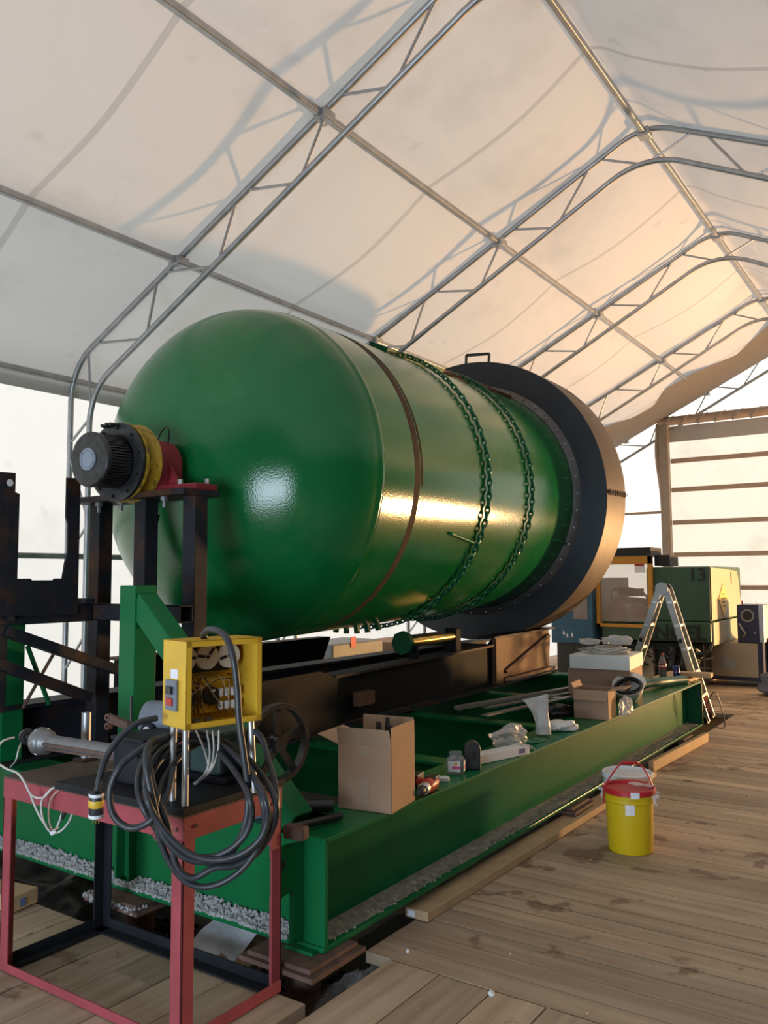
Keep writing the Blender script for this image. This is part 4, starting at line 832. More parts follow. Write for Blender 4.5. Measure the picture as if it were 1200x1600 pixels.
def sq_ring(rr, z, n=24, k=4): return [(rr*(abs(math.cos(q))**k+abs(math.sin(q))**k)**(-1/k)*math.cos(q+.35), rr*(abs(math.cos(q))**k+abs(math.sin(q))**k)**(-1/k)*math.sin(q+.35), z) for q in [2*PI*j/n for j in range(n)]]
def loft(rings, cap=True):
    m_ = MB(); n = len(rings[0]); fs = []
    for i in range(len(rings)-1):
        for j in range(n): fs.append((i*n+j, i*n+(j+1) % n, (i+1)*n+(j+1) % n, (i+1)*n+j))
    if cap: fs += [tuple(range(n))[::-1], tuple((len(rings)-1)*n+j for j in range(n))]
    return m_.add([Vector(p) for R in rings for p in R], fs)
loft([sq_ring(.046, 0), sq_ring(.050, .008), sq_ring(.050, .075), sq_ring(.042, .09, k=3), sq_ring(.037, .095, k=2), sq_ring(.037, .115, k=2)]).build('jar_body', 'glass', t, True, local=True)
m_ = MB()
for k in range(230): m_.rock((random.uniform(-.033, .033), random.uniform(-.033, .033), random.uniform(.006, .085)), random.uniform(.006, .010))
o = m_.build('screws', 'steel', t, local=True); o['kind'] = 'stuff'
e_ = [Vector((math.cos(q), math.sin(q), 0)) for q in (-PI/2+.30, .30-PI/2+PI/2)]
lbm = MB().box((-.034, -.0515, .015), (.034, -.0505, .072), Matrix.Rotation(.35, 3, 'Z'), (0, 0, .015)).build('jar_label', 'label', t, local=True)
MB().box((-.01, -.0522, .030), (.034, -.0516, .046), Matrix.Rotation(.35, 3, 'Z'), (0, 0, .03)).build('label_stripe', 'pink', lbm, local=True)
MB().box((.0505, -.034, .015), (.0515, .034, .072), Matrix.Rotation(.35, 3, 'Z'), (0, 0, .015)).build('jar_label', 'label', t, local=True)
MB().box((.0516, -.034, .030), (.0522, .034, .046), Matrix.Rotation(.35, 3, 'Z'), (0, 0, .03)).build('label_stripe', 'pink', lbm, local=True)
MB().box((-.0, -.0524, .052), (.02, -.0516, .066), Matrix.Rotation(.35, 3, 'Z'), (0, 0, .052)).build('label_mark', 'yellow', lbm, local=True)
# black clevis end
c = at(735, 1205, Z=BZ); c.y += .03
t = thing('steel_clevis', 'black round topped steel clevis with a slot, standing beside the jar', 'clevis', (c.x, c.y, BZ))
pf = [(-.045, 0), (.045, 0), (.045, .115)]+[(.045*math.cos(PI*k/12), .115+.045*math.sin(PI*k/12)) for k in range(1, 12)]+[(-.045, .115)]
d_ = Vector((r.x, r.y, 0)).normalized(); e2 = Vector((-f.x*-1, -f.y*-1, 0)).normalized()
MB().prism([Vector((c.x, c.y, BZ))+d_*a_+Vector((0, 0, b_2)) for a_, b_2 in pf], e2*.06).build('body', 'greyiron', t, bevel=.008)
sp = [(-.010+.0, .05), (.010, .05), (.010, .10), (.006, .108), (-.006, .108), (-.010, .10)]
MB().prism([Vector((c.x, c.y, BZ))+d_*(a_+.008)+Vector((0, 0, b_2))-e2*.001 for a_, b_2 in sp], e2*.002).build('slot', 'black', t)
# carton strip with loose wrap
c1_, c2_ = at(747, 1196, Z=BZ), at(828, 1178, Z=BZ); dd = (c2_-c1_); L_ = dd.length; ang = math.atan2(dd.y, dd.x)
cm = (c1_+c2_)/2+Vector((-math.sin(ang), math.cos(ang), 0))*.04
t = thing('long_carton', 'long white carton in clear wrap with a small blue label, lying on the beam', 'carton', (cm.x, cm.y, BZ), (0, 0, ang))
MB().box((-L_/2, -.04, 0), (L_/2, .04, .055)).build('carton', 'pbox', t, local=True, bevel=.004)
MB().box((L_/2-.10, -.0412, .014), (L_/2-.045, -.0402, .042)).build('blue_label', 'purple', t, local=True)
m_ = MB().grid(lambda a_, b_2: Vector((L_/2-.06+.13*a_, -.045+.09*b_2, .060-.05*a_**2+.006*math.sin(9*b_2+4*a_))), 8, 8); m_.build('wrap_end', 'bag', t, True, local=True)
def crumple(name, label, cat, c, sx, sy, sz, mm, seed, ang=0, fn=None, grp=None):
    m_ = MB(); nu, nv = 26, 16
    def g_(a_, b_2):
        th, ph = 2*PI*a_, PI*b_2; v_ = Vector((math.cos(th)*math.sin(ph), math.sin(th)*math.sin(ph), math.cos(ph)))
        k = 1+.40*noise.noise(v_*1.8+Vector((seed, 0, 0)))+.16*noise.noise(v_*4.5+Vector((0, seed, 0)))
        p = Vector((v_.x*sx*k, v_.y*sy*k, max(-1, v_.z*k)*sz)); p.z = max(p.z+sz*.6, 0)
        if fn: p = fn(p)
        return Matrix.Rotation(ang, 3, 'Z') @ p+Vector(c)
    m_.grid(g_, nu, nv); o = m_.build(name, mm, smooth=mm in ('white', 'greycloth', 'blackplastic')); return tag(o, label, cat, grp)
c = at(785, 1170, Z=BZ+.0); crumple('plastic_bag', 'crumpled clear plastic bag behind the long white carton', 'bag', (c.x+.0, c.y+.10, BZ), .17, .06, .08, 'bag', 3, ang=1.3)
c = at(835, 1160, Z=BZ); crumple('green_wrapper', 'crumpled green plastic sheet under the standing bag', 'plastic', (c.x-.03, c.y-.02, BZ), .14, .05, .012, 'greencloth', 5, ang=1.3)
c = at(849, 1150, Z=BZ)                              # standing parts bag
t = thing('parts_bag', 'white zip bag standing upright, flared at the top, on the green wrapper', 'bag', (c.x, c.y, BZ+.014))
def bagfn(a_, b_2):
    hgt = .25*b_2; wid = .055+.035*b_2**2.2-.012*math.sin(PI*b_2); th = 2*PI*a_; dep = .035*(1-b_2)**.8+.004
    x_ = wid*math.cos(th)-.05*b_2*b_2+.006*noise.noise(Vector((a_*8, b_2*5, 0))); y_ = dep*math.sin(th)+.012*noise.noise(Vector((a_*6, b_2*6, 2)))
    return Vector((c.x, c.y, BZ+.015))+d_*x_+e2*y_+Vector((0, 0, hgt+.02*math.cos(th)*b_2))
MB().grid(bagfn, 28, 14).build('bag', 'bag', t, True)
MB().grid(lambda a_, b_2: Vector((c.x, c.y, BZ+.016))+d_*(.045*(1-b_2*.35)*math.cos(2*PI*a_))+e2*(.022*math.sin(2*PI*a_)*(1-b_2*.6))+Vector((0, 0, .17*b_2)), 20, 6).build('contents', 'pbox', t, True)
c = at(880, 1142, Z=BZ); crumple('plastic_bag', 'small flat white plastic bag with a grey mark, beyond the standing bag', 'bag', (c.x-.02, c.y+.02, BZ), .13, .075, .045, 'white', 9, ang=.9)
c = at(893, 1122, Z=BZ); crumple('black_pouch', 'black plastic pouch tucked behind the small white bag', 'pouch', (c.x-.10, c.y+.02, BZ), .12, .06, .06, 'blackplastic', 13, ang=.9)
cA, cB = at(897, 1122, Z=BZ), at(951, 1126, Z=BZ); ang = math.atan2(cB.y-cA.y, cB.x-cA.x); nA = Vector((-math.sin(ang), math.cos(ang), 0)); dB = .26; cc = (cA+cB)/2+nA*dB/2
open_carton('cardboard_box', 'small open cardboard box with its front flap folded down, in front of the stacked boxes', cc, ang, (cB-cA).length, dB, .22, (('-y', .075, 2.85), ('+x', .13, 1.4), ('-x', .05, .4)), tape=False)
crumple('plastic_bag', 'white plastic bag squeezed behind the small open box', 'bag', (cc.x+.17, cc.y+.20, BZ), .045, .10, .09, 'bag', 17)
# stacked box and foam tray
cA, cB, cCp = at(874, 1083, Z=BZ), at(965, 1098, Z=BZ), at(997, 1078, Z=BZ)
ang = math.radians(-2); cx_, cy_ = -2.73, 7.55
t = tag(MB().box((cx_-.27, cy_-.22, BZ), (cx_+.29, cy_+.30, BZ+.25), Matrix.Rotation(.10, 3, 'Z')).build('cardboard_box', 'card', bevel=.004), 'wide closed cardboard box under the white foam tray on the beam', 'box')
tag(MB().box((cx_-.24, cy_-.25, BZ+.252), (cx_+.30, cy_+.32, BZ+.375), Matrix.Rotation(.10, 3, 'Z'), (cx_, cy_, BZ)).build('foam_box', 'foam', bevel=.004), 'white foam box on top of the wide cardboard box', 'foam box')
m_ = MB()
for k in range(16):
    pts = []; rx, ry = random.uniform(.10, .22), random.uniform(.07, .17); ox, oy = random.uniform(-.04, .06), random.uniform(-.05, .05)
    for j in range(14):
        q = 2*PI*j/14; pts.append((cx_+.03+ox+rx*math.cos(q), cy_+.02+oy+ry*math.sin(q), BZ+.384+.004*k*.6+.012*math.sin(q*2+k)+.008))
    m_.tube(smooth_path(pts, 3, True), .0055, 6, True)
tag(m_.build('cable_coil', 'whiteflex', smooth=True), 'tangle of off white cable lying on the white foam box', 'cable')
crumple('plastic_bag', 'white plastic bag lying on the cable tangle, right one', 'bag', (cx_+.08, cy_+.16, BZ+.45), .14, .09, .05, 'bag', 21)
crumple('plastic_bag', 'white plastic bag lying on the cable tangle, left one', 'bag', (cx_-.15, cy_+.06, BZ+.45), .10, .07, .035, 'bag', 25)
# hard hat upside down
hc = at(985, 1098, Z=BZ); hc = Vector((-2.40, 7.25, BZ))
t = thing('hard_hat', 'white hard hat lying upside down with its black harness showing', 'hard hat', hc, (0, 0, 0))
tilt = Vector((.05, -.50, .86)).to_track_quat('Z', 'X').to_matrix()
hp_ = lambda p: hc+Vector((0, 0, .128))+tilt @ Vector(p)
m_ = MB(); n_ = 40
for prof_, side_ in (((.0, -.135), (.05, -.130), (.09, -.105), (.115, -.06), (.122, 0), (.145, .004)), 0),: pass
def hat(a_, b_2):
    q = 2*PI*a_; k = b_2*5; i_ = min(4, int(k)); w_ = k-i_; P_ = [(0, -.128), (.055, -.122), (.095, -.095), (.118, -.05), (.126, 0), (.136, .004)]
    rr = P_[i_][0]*(1-w_)+P_[i_+1][0]*w_; zz = P_[i_][1]*(1-w_)+P_[i_+1][1]*w_
    ext = 1+.12*max(0, math.cos(q)); 
    if b_2 > .8: rr += (b_2-.8)/.2*.045*max(0, math.cos(q))
    return hp_((rr*ext*math.cos(q), rr*math.sin(q), zz))
MB().grid(hat, 48, 15).build('shell', 'white', t, True, solid=.004)
m_ = MB()
for q in (.5, 1.9):
    m_.add([hp_((rr_*math.cos(q)+w_*math.sin(q), rr_*math.sin(q)-w_*math.cos(q), zz_)) for rr_, zz_ in ((.115, -.01), (.07, -.05), (.0, -.068), (-.07, -.05), (-.115, -.01)) for w_ in (-.014, .014)], [(2*i_, 2*i_+1, 2*i_+3, 2*i_+2) for i_ in range(4)])
m_.grid(lambda a_, b_2: hp_((.114*math.cos(2*PI*a_), .114*math.sin(2*PI*a_), -.045+.05*b_2+.012*math.cos(4*PI*a_))), 36, 2)
m_.tube([hp_((.112*math.cos(2*PI*k/30), .112*math.sin(2*PI*k/30), -.008)) for k in range(30)], .012, 6, True); m_.build('harness', 'blackplastic', t, True)
# steel strips
for j, (y0_, x0_, y1_, x1_, z_) in enumerate(((5.9, -3.35, 7.6, -3.0, .60), (6.1, -3.2, 7.7, -2.9, .585), (5.8, -3.05, 7.4, -2.83, .58))):
    tag(MB().bar((x0_, y0_, z_), (x1_, y1_, z_), .06, .012 if j else .03).build('steel_strip', 'galv'), ['steel strip bridging the frame, thickest and highest of three', 'steel strip in the middle of three across the frame', 'steel strip nearest the side beam of three across the frame'][j], 'metal strip', 'steel strips in the frame')
# bottle, can, block, grinder
bc = at(1036, 1058, Z=BZ)+Vector((0, .05, 0))
pb2 = tag(MB().box((-2.66, 8.75, BZ), (-2.28, 9.5, BZ+.035)).build('board_offcut', 'lumber', bevel=.003), 'short pale board laid on the far end of the green frame', 'board'); BZ2 = BZ+.036
bc = at(1036, 1060, Z=BZ2); t = thing('soda_bottle', 'plastic soda bottle with red cap and red and white label, half full', 'bottle', (bc.x, bc.y, BZ2))
MB().lathe([(0, .0), (.034, 0), (.037, .01), (.037, .10), (.0, .10)], (bc.x, bc.y, BZ2), (0, 0, 1), 24).build('drink', 'cola', t, True)
MB().lathe([(.038, .0), (.038, .09), (.036, .16), (.030, .19), (.016, .225), (.013, .24), (.0, .242)], (bc.x, bc.y, BZ2), (0, 0, 1), 24).build('bottle', 'glass', t, True)
lbn = MB().lathe([(.0385, .10), (.0387, .102), (.0385, .152)], (bc.x, bc.y, BZ2), (0, 0, 1), 24).build('label', 'redplastic', t, True)
MB().lathe([(.0389, .118), (.0392, .12), (.0389, .136)], (bc.x, bc.y, BZ2), (0, 0, 1), 24).build('label_stripe', 'white', lbn, True)
MB().lathe([(.015, .238), (.016, .24), (.016, .256), (0, .258)], (bc.x, bc.y, BZ2), (0, 0, 1), 20).build('cap', 'redplastic', t, True)
cc = at(1057, 1059, Z=BZ2); t = thing('soda_can', 'blue soda can with a round red white and blue mark', 'can', (cc.x, cc.y, BZ2))
MB().lathe([(0, 0), (.026, 0), (.033, .008), (.033, .112), (.027, .122), (0, .12)], (cc.x, cc.y, BZ2), (0, 0, 1), 28).build('can_body', 'fanblue', t, True)
vd = Vector((-cc.x, -cc.y, 0)).normalized(); vr = vd.cross(Vector((0, 0, 1)))
for zz, mm, rr in ((.068, 'redplastic', .020), (.060, 'white', .020), (.052, 'fanblue', .018)):
    MB().prism([Vector((cc.x, cc.y, BZ2+zz))+vd*(math.sqrt(max(0, .0335**2-(rr*math.cos(q)*.8)**2))+(.001 if mm == 'white' else .0006))+vr*(-rr*math.cos(q)*.8)+Vector((0, 0, .6*rr*math.sin(q)*(.5 if mm == 'white' else 1))) for q in [2*PI*k/16 for k in range(16)]], vd*.0006).build('emblem', mm, t)
tag(MB().box((-2.47, 8.93, BZ+.04), (-2.11, 9.10, BZ+.085), Matrix.Rotation(.1, 3, 'Z')).build('wood_block', 'lumber', bevel=.004), 'small pale wood block on the far corner of the beam in front of the can', 'wood block')
t = thing('angle_grinder', 'teal power grinder with black cord lying on the far end of the beam', 'grinder', (-2.35, 8.45, BZ))
MB().tube(smooth_path([(-2.52, 8.0, BZ+.05), (-2.45, 8.2, BZ+.055), (-2.38, 8.45, BZ+.05), (-2.30, 8.70, BZ+.045)], 4), [.035]*4+[.045]*4+[.04]*5, 14).build('body', 'teal', t, True)
MB().tube([(-2.60, 7.86, BZ+.04), (-2.52, 8.0, BZ+.05)], [.02, .034], 12).build('nose', 'blackplastic', t, True)
MB().tube(smooth_path([(-2.30, 8.70, BZ+.04), (-2.22, 8.78, BZ-.02), (-2.17, 8.80, BZ-.20), (-2.18, 8.9, BZ-.30), (-2.08, 9.0, BZ-.10), (-2.04, 9.2, .10), (-2.2, 9.45, .03)], 6), .006, 6).build('cord', 'rubber', t, True)
# hammer near the corner
t = thing('sledge_hammer', 'short rusty sledge hammer lying on the near corner of the green frame', 'hammer', (-2.42, 2.95, BZ))
MB().bar(at(447, 1297, Z=BZ+.032), at(478, 1303, Z=BZ+.032), .055, .058).build('head', 'rust', t, bevel=.012); MB().cyl(at(460, 1292, Z=BZ+.034), at(532, 1275, Z=BZ+.02), .017, 12).build('handle', 'blackplastic', t, True)

# ================================================================== FLOOR THINGS
def bucket(c, name, label, bm_, rim, h=.37, rt=.150, rb=.128):
    t = thing(name, label, 'bucket', c, group=None)
    MB().lathe([(0, .0), (rb, 0), (rb+.003, .006), (rb+.016*.75, h*.78), (rt-.002, h*.80), (rt-.002, h*.86), (rt-.006, h*.865), (rt-.004, h*.95)], c, (0, 0, 1), 48).build('pail', bm_, t, True)
    MB().lathe([(rt+.002, h*.92), (rt+.008, h*.93), (rt+.008, h), (rt+.001, h+.006), (rt-.008, h), (rt-.012, h-.012), (0, h-.012)], c, (0, 0, 1), 48).build('lid', rim, t, True)
    return t
by = Vector((-1.70, 5.10, 0)); bt = bucket(by, 'pail_bucket', 'yellow bucket with a red lid and red wire handle standing on the plank floor', 'buckety', 'bucketr')
hx_ = Vector((r.x, r.y, 0)).normalized()
MB().tube(smooth_path([by+hx_*-.155+Vector((0, 0, .27)), by+hx_*-.150+Vector((0, -.0, .36)), by+hx_*-.10+Vector((0, .02, .45)), by+hx_*-.045+Vector((0, .03, .505)), by+hx_*.045+Vector((0, .03, .505)), by+hx_*.105+Vector((0, .02, .445)), by+hx_*.150+Vector((0, 0, .355))], 5), .005, 8).build('handle', 'bucketr', bt, True)
MB().tube([by+hx_*-.045+Vector((0, .03, .506)), by+hx_*.045+Vector((0, .03, .506))], .010, 10).build('grip', 'bucketr', bt, True)
def onb(ang0, ang1, z0, z1, rr, m_, nm):
    MB().grid(lambda a_, b_2: by+Vector((rr*math.cos(ang0+(ang1-ang0)*a_), rr*math.sin(ang0+(ang1-ang0)*a_), z0+(z1-z0)*b_2)), 8, 2).build(nm, m_, bt, True)
cf = math.atan2(-by.y, -by.x)
onb(cf-.17, cf+.20, .235, .315, .1455, 'label', 'paper_label'); onb(cf+.05, cf+.38, .335, .372, .1595, 'label', 'paper_label')
for k in range(7):
    q = cf+(1.45 if k < 4 else -1.5)+random.uniform(-.3, .3); p = by+Vector((.158*math.cos(q), .158*math.sin(q), .35+random.uniform(-.02, .03)))
    MB().grid(lambda a_, b_2: p+Vector((.03*(a_-.5)+.012*math.sin(6*b_2+k), .03*(b_2-.5), .03*noise.noise(Vector((a_*3, b_2*3, k)))-.06*b_2*(k % 2))), 4, 4).build('torn_wrapper', 'bag', bt)
m_ = MB().grid(lambda a_, b_2: by+Vector((-.02+.15*a_-.0, .03+.08*b_2, .376+.01*noise.noise(Vector((a_*5, b_2*5, 0))))), 6, 6); m_.build('torn_wrapper', 'bag', bt)
bw = Vector((-1.83, 5.47, 0)); b2t = bucket(bw, 'pail_bucket', 'white bucket with a white lid standing just behind the yellow bucket', 'white', 'white', rt=.155)
# lumber
def lum(a, b, wd, th, label, z=0, zu=0, name='lumber', tagblue=False):
    t = thing(name, label, 'lumber', ((a[0]+b[0])/2, (a[1]+b[1])/2, min(a[2], b[2])-th/2), group='loose lumber')
    MB().bar(a, b, wd, th).build('board', 'lumber', t, bevel=.003)
    if tagblue:
        d = (Vector(b)-Vector(a)).normalized(); e = d.cross(Vector((0, 0, 1))).normalized(); c = Vector(a)-d*.001-e*.03
        MB().prism([c+e*-.02+Vector((0, 0, -.015)), c+e*.02+Vector((0, 0, -.015)), c+e*.02+Vector((0, 0, .015)), c+e*-.02+Vector((0, 0, .015))], -d*.001).build('end_label', 'label', t)
    return t
lum((-2.225, 3.50, .0235), (-2.165, 7.0, .0235), .13, .045, 'long pale board lying along the floor edge beside the green beam', tagblue=True)
lum((-2.19, 7.15, .045), (-2.12, 8.75, .045), .042, .088, 'board standing on edge by the floor gap beyond the buckets')
lum((-4.35, 2.45, .045), (-3.93, 2.52, .045), .16, .075, 'short pale board with a blue stamp, left of the worktable', tagblue=False)
for o_ in [q_ for q_ in C.objects if q_.name.startswith('lumber') and 'blue stamp' in q_.get('label', '')]: MB().prism([(-3.925, 2.455, .02), (-3.925, 2.52, .02), (-3.925, 2.52, .06), (-3.925, 2.455, .06)], (-.006, 0, 0)).build('blue_stamp', 'purple', o_)
lum((-2.42, 4.2, -.18), (-2.30, 5.4, -.14), .12, .05, 'dusty board end poking out below the green side beam', name='lumber')
lum((-2.34, 3.0, -.34), (-2.15, 3.35, -.22), .06, .05, 'short wood offcut down in the gap beside the near pier')
# stuff in the gap: black sheeting, clear film, papers
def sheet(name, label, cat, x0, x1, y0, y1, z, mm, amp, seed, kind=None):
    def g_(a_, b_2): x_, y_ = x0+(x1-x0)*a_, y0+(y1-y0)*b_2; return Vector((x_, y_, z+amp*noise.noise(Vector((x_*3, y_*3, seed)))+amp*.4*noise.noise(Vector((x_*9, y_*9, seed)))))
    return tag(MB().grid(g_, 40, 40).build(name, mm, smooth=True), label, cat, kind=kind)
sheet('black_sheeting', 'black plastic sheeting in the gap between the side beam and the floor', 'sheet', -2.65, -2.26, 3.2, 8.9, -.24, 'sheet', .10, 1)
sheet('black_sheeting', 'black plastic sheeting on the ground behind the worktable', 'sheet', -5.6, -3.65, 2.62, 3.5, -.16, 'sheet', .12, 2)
crumple('plastic_film', 'crumpled clear plastic film beside the near rusty pier', 'plastic film', (-2.25, 2.93, -.25), .05, .17, .11, 'glass', 31)
crumple('plastic_film', 'silvery film scrap lower in the gap by the near pier', 'plastic film', (-2.30, 3.2, -.26), .06, .14, .07, 'bag', 37)
o = sheet('paper_sheet', 'white paper sheet lying in the pit behind the worktable legs', 'paper', -3.0, -2.72, 2.70, 2.95, .0, 'label', .04, 3)
for v_ in o.data.vertices: v_.co.z += -.06+.40*(v_.co.y+.12)
o = sheet('paper_sheet', 'brown paper scrap half under the white paper', 'paper', -2.80, -2.62, 2.72, 2.95, -.05, 'card', .05, 5)
tag(MB().tube(smooth_path([(-1.55, 9.0, .004), (-1.45, 9.4, .006), (-1.30, 9.1, .004), (-.9, 8.9, .006), (-.3, 8.6, .004)], 6), .012, 6).build('floor_strap', 'rubber', smooth=True), 'black strap lying on the plank floor at the right edge', 'strap')
m_ = MB()
for k in range(60):
    m_.rock((random.uniform(-2.0, .3), random.uniform(2.4, 7.0), .003), random.uniform(.003, .009))
tag(m_.build('sawdust_bits', 'lumber'), 'small pale chips scattered over the plank floor', 'debris', kind='stuff')
for (px_, py_, s__) in ((637, 1487, .012), (768, 1553, .018), (568, 1486, .008), (65, 1478, .014)):
    p = at(px_, py_, Z=.004); tag(MB().rock((p.x, p.y, .005), s__).build('white_chip', 'white'), {637: 'white chip on the floor near the board seam', 768: 'white chip on the wide near planks, rightmost', 568: 'smallest white chip at the corner of the floor gap', 65: 'white chip on the planks under the worktable'}[px_], 'chip')

# ================================================================== LADDER
t = thing('step_ladder', 'aluminium folding A frame ladder standing at the far end of the green frame', 'ladder', (-2.85, 10.1, 0))
AP = Vector((-2.80, 9.78, 1.50)); dyv = Vector((-.05, .50, 0))
footR = at(1104, 1128, Z=.02); footL = Vector((-3.36, 9.70, .02))
for (ft, lab) in ((footR, 'right'), (footL, 'left')):
    top = AP+(Vector((.035, 0, 0)) if lab == 'right' else Vector((-.035, 0, 0)))
    for s_i, off in ((0, Vector((0, 0, 0))), (1, dyv*.85)):
        rl_ = MB().bar(ft+off*(1.0 if s_i else 1), top+off*.55, .075, .03, up=(0, 1, 0)).build('rail', 'alu', t, bevel=.004)
        MB().bar(ft+off-Vector((0, 0, .02)), ft+off+(top-ft).normalized()*.05, .05, .085, up=(0, 1, 0)).build('rubber_foot', 'blackplastic', rl_, bevel=.006)
    for k in range(1, 6):
        q = k/5.6; a_ = ft+(top-ft)*q; b_2 = ft+dyv*.85+(top+dyv*.55-ft-dyv*.85)*q; MB().bar(a_-dyv*.04, b_2+dyv*.04, .06, .035).build('rung', 'alu', t, bevel=.004)
    a_ = ft+(top-ft)*.60; MB().cyl(a_+Vector((0, -.05, 0)), a_+Vector((0, .02, 0)), .025, 10).build('lock_knob', 'blackplastic', t, True)
MB().cyl(AP+Vector((0, -.03, .0)), AP+Vector((0, .03, .0)), .058, 20).build('hinge', 'blackplastic', t, True); MB().cyl(AP+dyv*.55+Vector((0, -.03, .0)), AP+dyv*.55+Vector((0, .03, .0)), .055, 20).build('hinge', 'blackplastic', t, True)
MB().cyl(AP+Vector((0, -.04, .0)), AP+Vector((0, -.032, .0)), .075, 20).build('hinge_plate', 'alu', t, True)
t = thing('paint_can', 'orange lit can standing behind the ladder foot at the frame end', 'can', (-2.52, 9.75, 0)); MB().lathe([(0, 0), (.06, 0), (.06, .30), (.05, .33), (0, .33)], (-2.52, 9.75, 0), (0, 0, 1), 20).build('can_body', 'orange', t, True)
MB().lathe([(.0, .33), (.03, .33), (.03, .36), (0, .36)], (-2.52, 9.75, 0), (0, 0, 1), 12).build('nozzle', 'white', t)

# ================================================================== MACHINES
MY = 12.6
t = thing('moulding_machine', 'green and pale injection moulding machine marked 13, beyond the ladder', 'machine', (-3.9, 13.4, 0))
X1 = -2.93
m_ = MB().prism([(-3.84, MY, .98), (X1, MY, .98), (X1, MY, 1.785), (-3.84, MY, 1.785)], (0, 2.1, 0)); m_.build('front_housing', 'mgreen', t, bevel=.02)
MB().prism([(X1+.004, MY+.02, 1.00), (X1+.004, 14.65, 1.00), (X1+.004, 14.45, 1.62), (X1+.004, 14.35, 1.72), (X1+.004, MY+.02, 1.775)], (.012, 0, 0)).build('side_panel', 'mpale', t, bevel=.006)
MB().box((-4.55, MY-.02, .68), (X1, 14.6, .975)).build('lower_housing', 'mgreen', t, bevel=.02)
MB().box((X1+.003, MY+.02, .64), (X1+.03, 14.75, .97)).build('side_panel', 'mpale', t, bevel=.006)
MB().prism([(X1+.02, 13.02, 1.30), (X1+.02, 13.32, 1.52), (X1+.02, 13.62, 1.30), (X1+.02, 13.32, 1.02)], (.006, 0, 0)).build('warning_sign', 'hazard', t)
for k in range(4): MB().box((X1+.0265, 13.24-.06+.03*k, 1.36-.06*k), (X1+.0285, 13.42, 1.375-.06*k)).build('sign_line', 'black', t)
MB().box((X1+.017, 13.9, 1.52), (X1+.022, 13.94, 1.70)).build('slot', 'black', t)
text('13', 'number_marking', .26, (-3.10, MY-.012, 1.575), (PI/2, 0, 0), 'black', t, .003, .004)
text('ENGEL', 'name_marking', .30, (-3.45, MY-.035, .715), (PI/2, 0, 0), 'black', t, .003, .006)
MB().box((-3.85, MY-.04, .70), (-3.05, MY-.022, .712)).build('trim_line', 'black', t)
# door with window
m_ = MB(); fx0, fx1, fz0, fz1 = -4.62, -3.74, .87, 1.95
for a_, b_2 in (((fx0, fz0), (fx1, fz0+.05)), ((fx0, fz1-.12), (fx1, fz1)), ((fx0, fz0), (fx0+.06, fz1)), ((fx1-.07, fz0), (fx1, fz1))): m_.box((a_[0], MY-.05, a_[1]), (b_2[0], MY+.01, b_2[1]))
dr = m_.build('guard_door', 'amber', t, bevel=.004); MB().box((fx0+.05, MY-.02, fz0+.04), (fx1-.06, MY-.014, fz1-.11)).build('window_pane', 'pane', dr)
MB().box((-4.68, MY-.06, 1.955), (-3.75, MY+.5, 2.08)).build('top_cover', 'black', t); MB().box((-3.73, MY+.05, 1.80), (-3.50, MY+.5, 1.96)).build('top_cover', 'black', t)
MB().box((-4.0, MY-.055, 1.70), (-3.86, MY-.03, 1.80)).build('notice', 'label', t); MB().box((-4.0, MY-.055, 1.80), (-3.86, MY-.03, 1.835)).build('notice', 'redplastic', t)
m_ = MB().cyl((-4.45, 13.0, 1.10), (-4.45, 13.6, 1.10), .16, 20).cyl((-4.1, 13.0, 1.10), (-4.1, 13.6, 1.10), .14, 20).box((-4.6, 13.1, .95), (-3.9, 13.5, 1.0)); m_.build('injection_unit', 'pocketred', t)
m_ = MB().box((-4.42, 13.0, 1.33), (-4.1, 13.3, 1.45)).cyl((-4.5, 13.1, 1.28), (-3.8, 13.1, 1.22), .06, 12); m_.tube(smooth_path([(-4.5, 13, 1.25), (-4.52, 13, 1.42), (-4.3, 13, 1.46), (-4.05, 13, 1.4), (-3.95, 13, 1.30)], 5), .018, 8); m_.build('clamp_unit', 'greyiron', t)
MB().box((-3.93, 12.9, 1.2), (-3.86, 13.0, 1.75)).build('post', 'mgreen', t)
MB().box((-4.62, 12.8, .15), (-3.10, 14.5, .64)).build('machine_bed', mat('bed_dark', (.03, .035, .03), .6), t)
MB().box((-4.55, 12.72, 0), (-3.95, 14.5, .15)).build('foot', 'beige', t); MB().box((-3.7, 13.0, 0), (-3.2, 14.5, .15)).build('foot', 'beige', t)
MB().box((-3.98, 12.70, .05), (-3.80, 12.78, .55)).build('bed_panel', 'beige', t)
m_ = MB()
for k in range(26):
    x_ = random.uniform(-4.2, -3.1); z_ = random.uniform(.36, .64); m_.tube(smooth_path([(x_, 12.75, z_), (x_+random.uniform(-.1, .1), 12.62, z_-.05), (x_+random.uniform(-.15, .15), 12.66, z_-random.uniform(.02, .16)), (x_+random.uniform(-.2, .2), 12.8, z_-.1)], 4), random.choice((.010, .016, .022)), 6)
m_.tube(smooth_path([(-3.4, 12.65, .62), (-3.2, 12.62, .52), (-3.0, 12.62, .55), (-2.94, 12.63, .66)], 5), .025, 8)
for x_ in (-3.52, -3.36): m_.cyl((x_, 12.66, .30), (x_+.03, 12.66, .60), .05, 12)
m_.build('hoses', 'rubber', t, True)
t = thing('blue_machine', 'blue painted machine cabinet with small windows between the collar and the green machine', 'machine', (-5.0, 13.0, 0))
MB().box((-5.35, MY-.1, .60), (-4.64, 14.2, 1.62)).build('cabinet', 'blue', t, bevel=.01); MB().box((-5.3, MY, 0), (-4.66, 14, .60)).build('base', 'greyiron', t)
MB().box((-4.98, MY-.11, .98), (-4.74, MY-.101, 1.42)).build('window', 'pane', t); MB().box((-4.72, MY-.13, .62), (-4.65, MY-.101, 1.6)).build('door_edge', 'blue', t, bevel=.004)
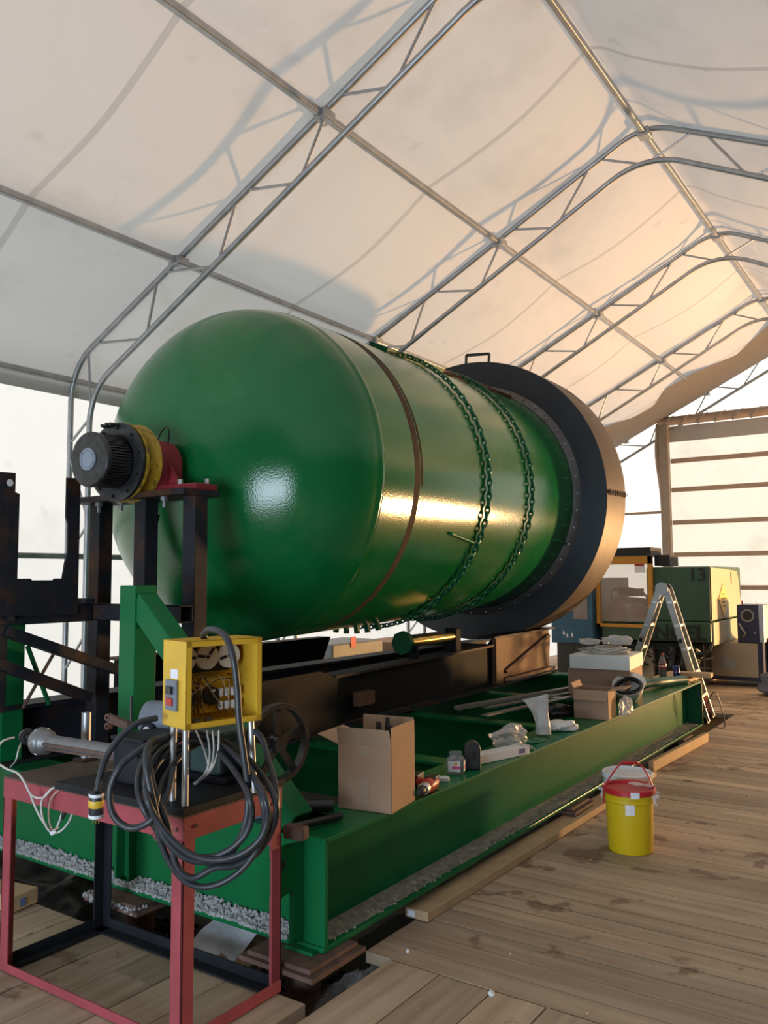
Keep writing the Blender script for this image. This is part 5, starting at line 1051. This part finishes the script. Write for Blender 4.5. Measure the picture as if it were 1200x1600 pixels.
for x_, z_, w_ in ((-5.16, .74, .035), (-5.10, .70, .03), (-5.02, .71, .03)): MB().prism([(x_, MY-.103, z_), (x_+w_, MY-.103, z_-.02), (x_+w_*1.1, MY-.103, z_+.03), (x_+.01, MY-.103, z_+.06)], (0, .002, 0)).build('paint_smear', 'white', t)
t = thing('beige_cabinet', 'low beige steel cabinet on a dark wheeled base, right of the ladder', 'cabinet', (-2.9, 13.6, 0))
MB().box((-3.86, 13.26, .14), (-2.44, 14.2, .64)).build('body', 'beige', t, bevel=.008); MB().box((-3.88, 13.24, .09), (-2.38, 14.22, .14)).build('base_rail', 'navy', t)
MB().box((-2.96, 13.25, .24), (-2.76, 13.262, .42)).build('vent', 'galv', t, bevel=.003); MB().box((-2.44, 13.26, .09), (-2.37, 14.2, .66)).build('corner_post', 'navy', t)
for x_ in (-3.7, -2.42):
    for y_ in (13.3, 14.1): MB().cyl((x_-.02, y_, .045), (x_+.02, y_, .045), .045, 16).build('castor', 'blackplastic', t, True)
t = thing('control_cabinet', 'navy blue control cabinet with a round port, standing on the beige cabinet', 'cabinet', (-2.53, 13.4, .645))
MB().box((-2.72, 13.30, .645), (-2.42, 13.8, 1.21)).build('cabinet', 'navy', t, bevel=.004); MB().box((-2.419, 13.30, .66), (-2.35, 13.8, 1.21)).build('side_panel', 'galv', t, bevel=.004)
m_ = MB().lathe([(.07, 0), (.095, .0), (.10, .02), (.075, .03), (.07, 0)], (-2.57, 13.28, 1.05), (0, 1, 0), 24); m_.build('port_ring', 'steel', t, True); MB().cyl((-2.57, 13.285, 1.05), (-2.57, 13.299, 1.05), .075, 20).build('port', 'black', t)
MB().tube(smooth_path([(-2.69, 13.28, .93), (-2.64, 13.25, .85), (-2.60, 13.25, .78), (-2.65, 13.28, .73)], 5), .012, 8).build('hose', 'alu', t, True); MB().lathe([(0, 0), (.02, .0), (.015, .03)], (-2.47, 13.29, .80), (0, -1, 0), 12).build('knob', 'alu', t)
MB().cyl((-2.66, 13.4, 1.21), (-2.66, 13.4, 1.27), .010, 8).build('stud', 'redplastic', t); MB().cyl((-2.45, 13.4, 1.21), (-2.45, 13.4, 1.25), .006, 8).build('stud', 'alu', t)
t = thing('grey_cabinet', 'narrow pale grey cabinet at the right edge behind the navy cabinet', 'cabinet', (-2.25, 13.9, 0)); MB().box((-2.35, 13.55, .06), (-2.16, 14.1, .70)).build('body', 'greyplastic' if 0 else 'galv', t, bevel=.006); MB().box((-2.33, 13.57, 0), (-2.18, 14.08, .06)).build('plinth', 'black', t)
tag(crumple('cloth_bundle', 'dark grey cloth bundle on the floor at the right edge', 'cloth', (-1.98, 12.55, 0), .32, .22, .22, 'greycloth', 41), 'dark grey cloth bundle on the floor at the right edge', 'cloth')
# ---- background under the tank
t = thing('wrapped_crate', 'grey crate wrapped in film with a red tag, seen under the tank', 'crate', (-6.35, 8.2, -.4))
MB().box((-6.75, 7.8, -.4), (-6.1, 8.85, .86)).build('crate', 'crategrey', t, bevel=.02); MB().box((-6.099, 8.15, .80), (-6.09, 8.25, .93)).build('red_tag', 'tag', t)
tag(MB().box((-6.7, 9.1, -.4), (-6.1, 9.9, .80)).build('brown_crate', 'card', bevel=.01), 'brown crate behind the wrapped crate under the tank', 'crate')
